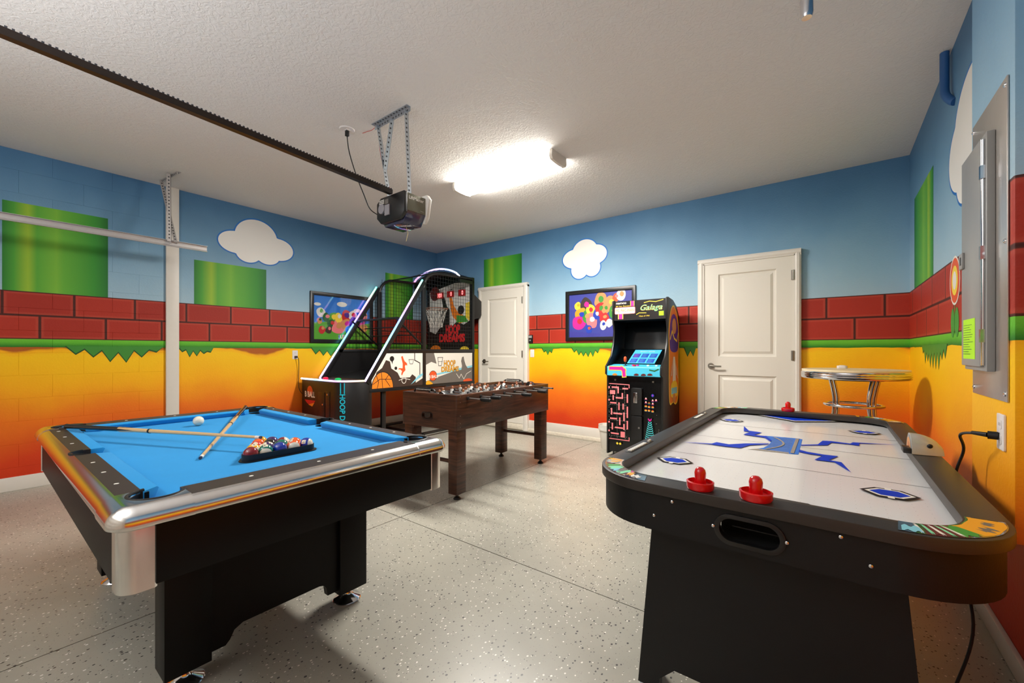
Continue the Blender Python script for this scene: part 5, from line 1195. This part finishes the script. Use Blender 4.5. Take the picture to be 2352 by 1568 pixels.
G().prism([(ox0+.005, 2.22), (ox0+.005, 2.31), (ox0+.05, 2.34), (ox1, 2.34), (ox1, 2.215)], oy0+.03, oy1, lambda u, v, w: (u, w, v)).build('housing', mat('opener_grey', C(120, 118, 100), .4, .3), OP, bevel=.004)
LN = mat('opener_lens', C(58, 58, 84), .12, coat=.6)
G().prism([(ox0+.005, 2.22), (ox1, 2.215), (ox1-.05, 2.135), (ox0+.06, 2.135)], oy0+.03, oy1, lambda u, v, w: (u, w, v)).build('lens', LN, OP, bevel=.002)
G().prism([(ox0, 2.17), (ox0-.0, 2.345), (ox0+.06, 2.365), (ox1+.01, 2.365), (ox1+.035, 2.33), (ox1+.01, 2.20), (ox1-.02, 2.16)], oy1, oy1+.03, lambda u, v, w: (u, w, v)).build('light_cover', WHITE, OP, bevel=.004)
g = G(); fr = onX(ox1+.0008, 1); g.text('LiftMaster', 1.96, 2.31, .024, fr, 0, wid=.135, bold=.02); g.text('Contractor', 2.01, 2.235, .008, fr, 0, wid=.03); g.build('lettering', P['white'], OP, smooth=False, recalc=False)
G().cyl((-2.62, oy0, 2.26), (-2.62, oy0-.012, 2.26), .036, n=20).box(-2.585, oy0-.008, 2.205, -2.53, oy0, 2.28).build('connector_cap', mat('cap_grey', C(150, 146, 150), .4), OP)
g = G(); fr = onY(oy0, -1)
for k in range(3): g.flat(rect(-2.66, 2.30+k*.011, -2.60, 2.306+k*.011), fr, 0)
g.flat(rect(-2.59, 2.29, -2.55, 2.325), fr, 1); g.build('rating_label', [P['white'], P['grey']], OP, smooth=False, recalc=False)
# straps
for a, b in (((-2.79, 1.935, H-.02), (-2.66, 1.95, 2.345)), ((-2.45, 1.935, H-.02), (-2.43, 1.95, 2.345)), ((-2.62, 1.94, H-.02), (-2.715, 1.945, 2.60))):
    g = G(); perf(g, a, b, .032, .003, (1, 0, .0)); g.build('strap', [GALV, HOLE], OP, smooth=False, recalc=False)
g = G(); perf(g, (-2.83, 1.93, H-.018), (-2.40, 1.93, H-.018), .034, .003, (0, 0, 1)); g.build('ceiling_bracket', [GALV, HOLE], OP, smooth=False, recalc=False)
# rail with toothed track
ra, rb = Vector((-2.53, 1.86, 2.372)), Vector((-2.53, YF, 2.52)); RAILB = mat('opener_rail', C(48, 40, 36), .3, .7)
g = G(); d = (rb-ra)
g.sweep([(-.018, -.02), (.018, -.02), (.018, .012), (.012, .012), (.012, -.014), (-.012, -.014), (-.012, .012), (-.018, .012)], ra, rb); g.build('rail', RAILB, OP, smooth=False)
g = G(); L = d.length; dn = d.normalized(); n = int(L/.019)
for i in range(n):
    p = ra+dn*(i*.019+.01); g.box(p.x-.0175, p.y-.004, p.z+.012, p.x+.0175, p.y+.004, p.z+.019)
o = g.build('chain_teeth', mat('tooth_metal', C(70, 72, 78), .3, .6), OP, smooth=False, recalc=False); o['kind'] = 'stuff'
G().tube([ra+Vector((0, 0, .006)), rb+Vector((0, 0, .006))], .006, 6).build('chain', GALV, OP)
G().tube([(-2.50, 1.97, 2.14), (-2.485, 1.975, 2.09), (-2.50, 1.97, 2.03)], .002, 5).build('antenna_wire', mat('wire_cream', C(220, 200, 140), .6), OP)
CO = thing('ceiling_outlet', 'round white ceiling outlet plate with a plugged in black cord', 'outlet', (-3.05, 1.825, H)); G().lathe([(.055, H-.008), (.06, H-.001)], (-3.05, 1.825, 0), 24).build('plate', OUTW, CO); G().box(-3.07, 1.81, H-.012, -3.03, 1.84, H-.008).build('socket', OUTW, CO)
pc = thing('power_cord', 'black cord hanging from the ceiling outlet to the door opener', 'cord', (-3.05, 1.825, H-.013)); G().box(-3.062, 1.812, H-.055, -3.038, 1.838, H-.013).build('plug', RUBBER, pc, bevel=.003)
G().tube(bez([(-3.05, 1.825, H-.05), (-3.03, 1.83, 2.80), (-2.95, 1.84, 2.60), (-2.85, 1.845, 2.42), (-2.78, 1.85, 2.30), (-2.70, 1.86, 2.24)]), .004, 6).build('cable', RUBBER, pc)
wr_ = G().tube(bez([(-3.0, 1.93, H-.004), (-2.9, 1.94, H-.01), (-2.80, 1.93, H-.04), (-2.76, 1.94, 2.7), (-2.62, 1.95, 2.346)]), .002, 5).build('bell_wire', mat('wire_red', C(180, 60, 50), .6)); tag(wr_, 'thin red wire running along the opener strap to the ceiling', 'wire')
# door track on the left
TR = thing('door_track', 'galvanised garage door track hung in front of the left wall', 'track', (-5.2, 0, 2.28))
TM = mat('track_steel', C(196, 192, 190), .38, .55, noise=.06, nscale=40)
G().sweep([(-.012, -.03), (.012, -.03), (.016, -.02), (.016, .02), (.012, .03), (-.012, .03), (-.012, .027), (.008, .027), (.012, .018), (.012, -.018), (.008, -.027), (-.012, -.027)], (-5.2, YF, 2.285), (-5.2, 1.52, 2.285)).build('rail', TM, TR)
G().box(-5.183, YF+.1, 2.27, -5.1815, 1.50, 2.273).build('rail_groove', TM, TR)
g = G(); perf(g, (-5.185, 1.20, 2.30), (-5.185, 1.195, H-.01), .034, .003, (0, 1, 0)); g.build('hanger', [TM, HOLE], TR, smooth=False, recalc=False)
g = G(); perf(g, (-5.18, 1.25, 2.30), (-5.47, 1.20, H-.01), .03, .003, (0, 1, 0)); g.build('brace', [TM, HOLE], TR, smooth=False, recalc=False)
g = G(); perf(g, (-5.08, 1.24, H-.015), (-5.52, 1.20, H-.015), .03, .003, (0, 0, 1)); g.build('ceiling_bracket', [TM, HOLE], TR, smooth=False, recalc=False)
G().cyl((-5.18, 1.205, 2.285), (-5.172, 1.205, 2.285), .011).build('bolt', CHROME, TR)
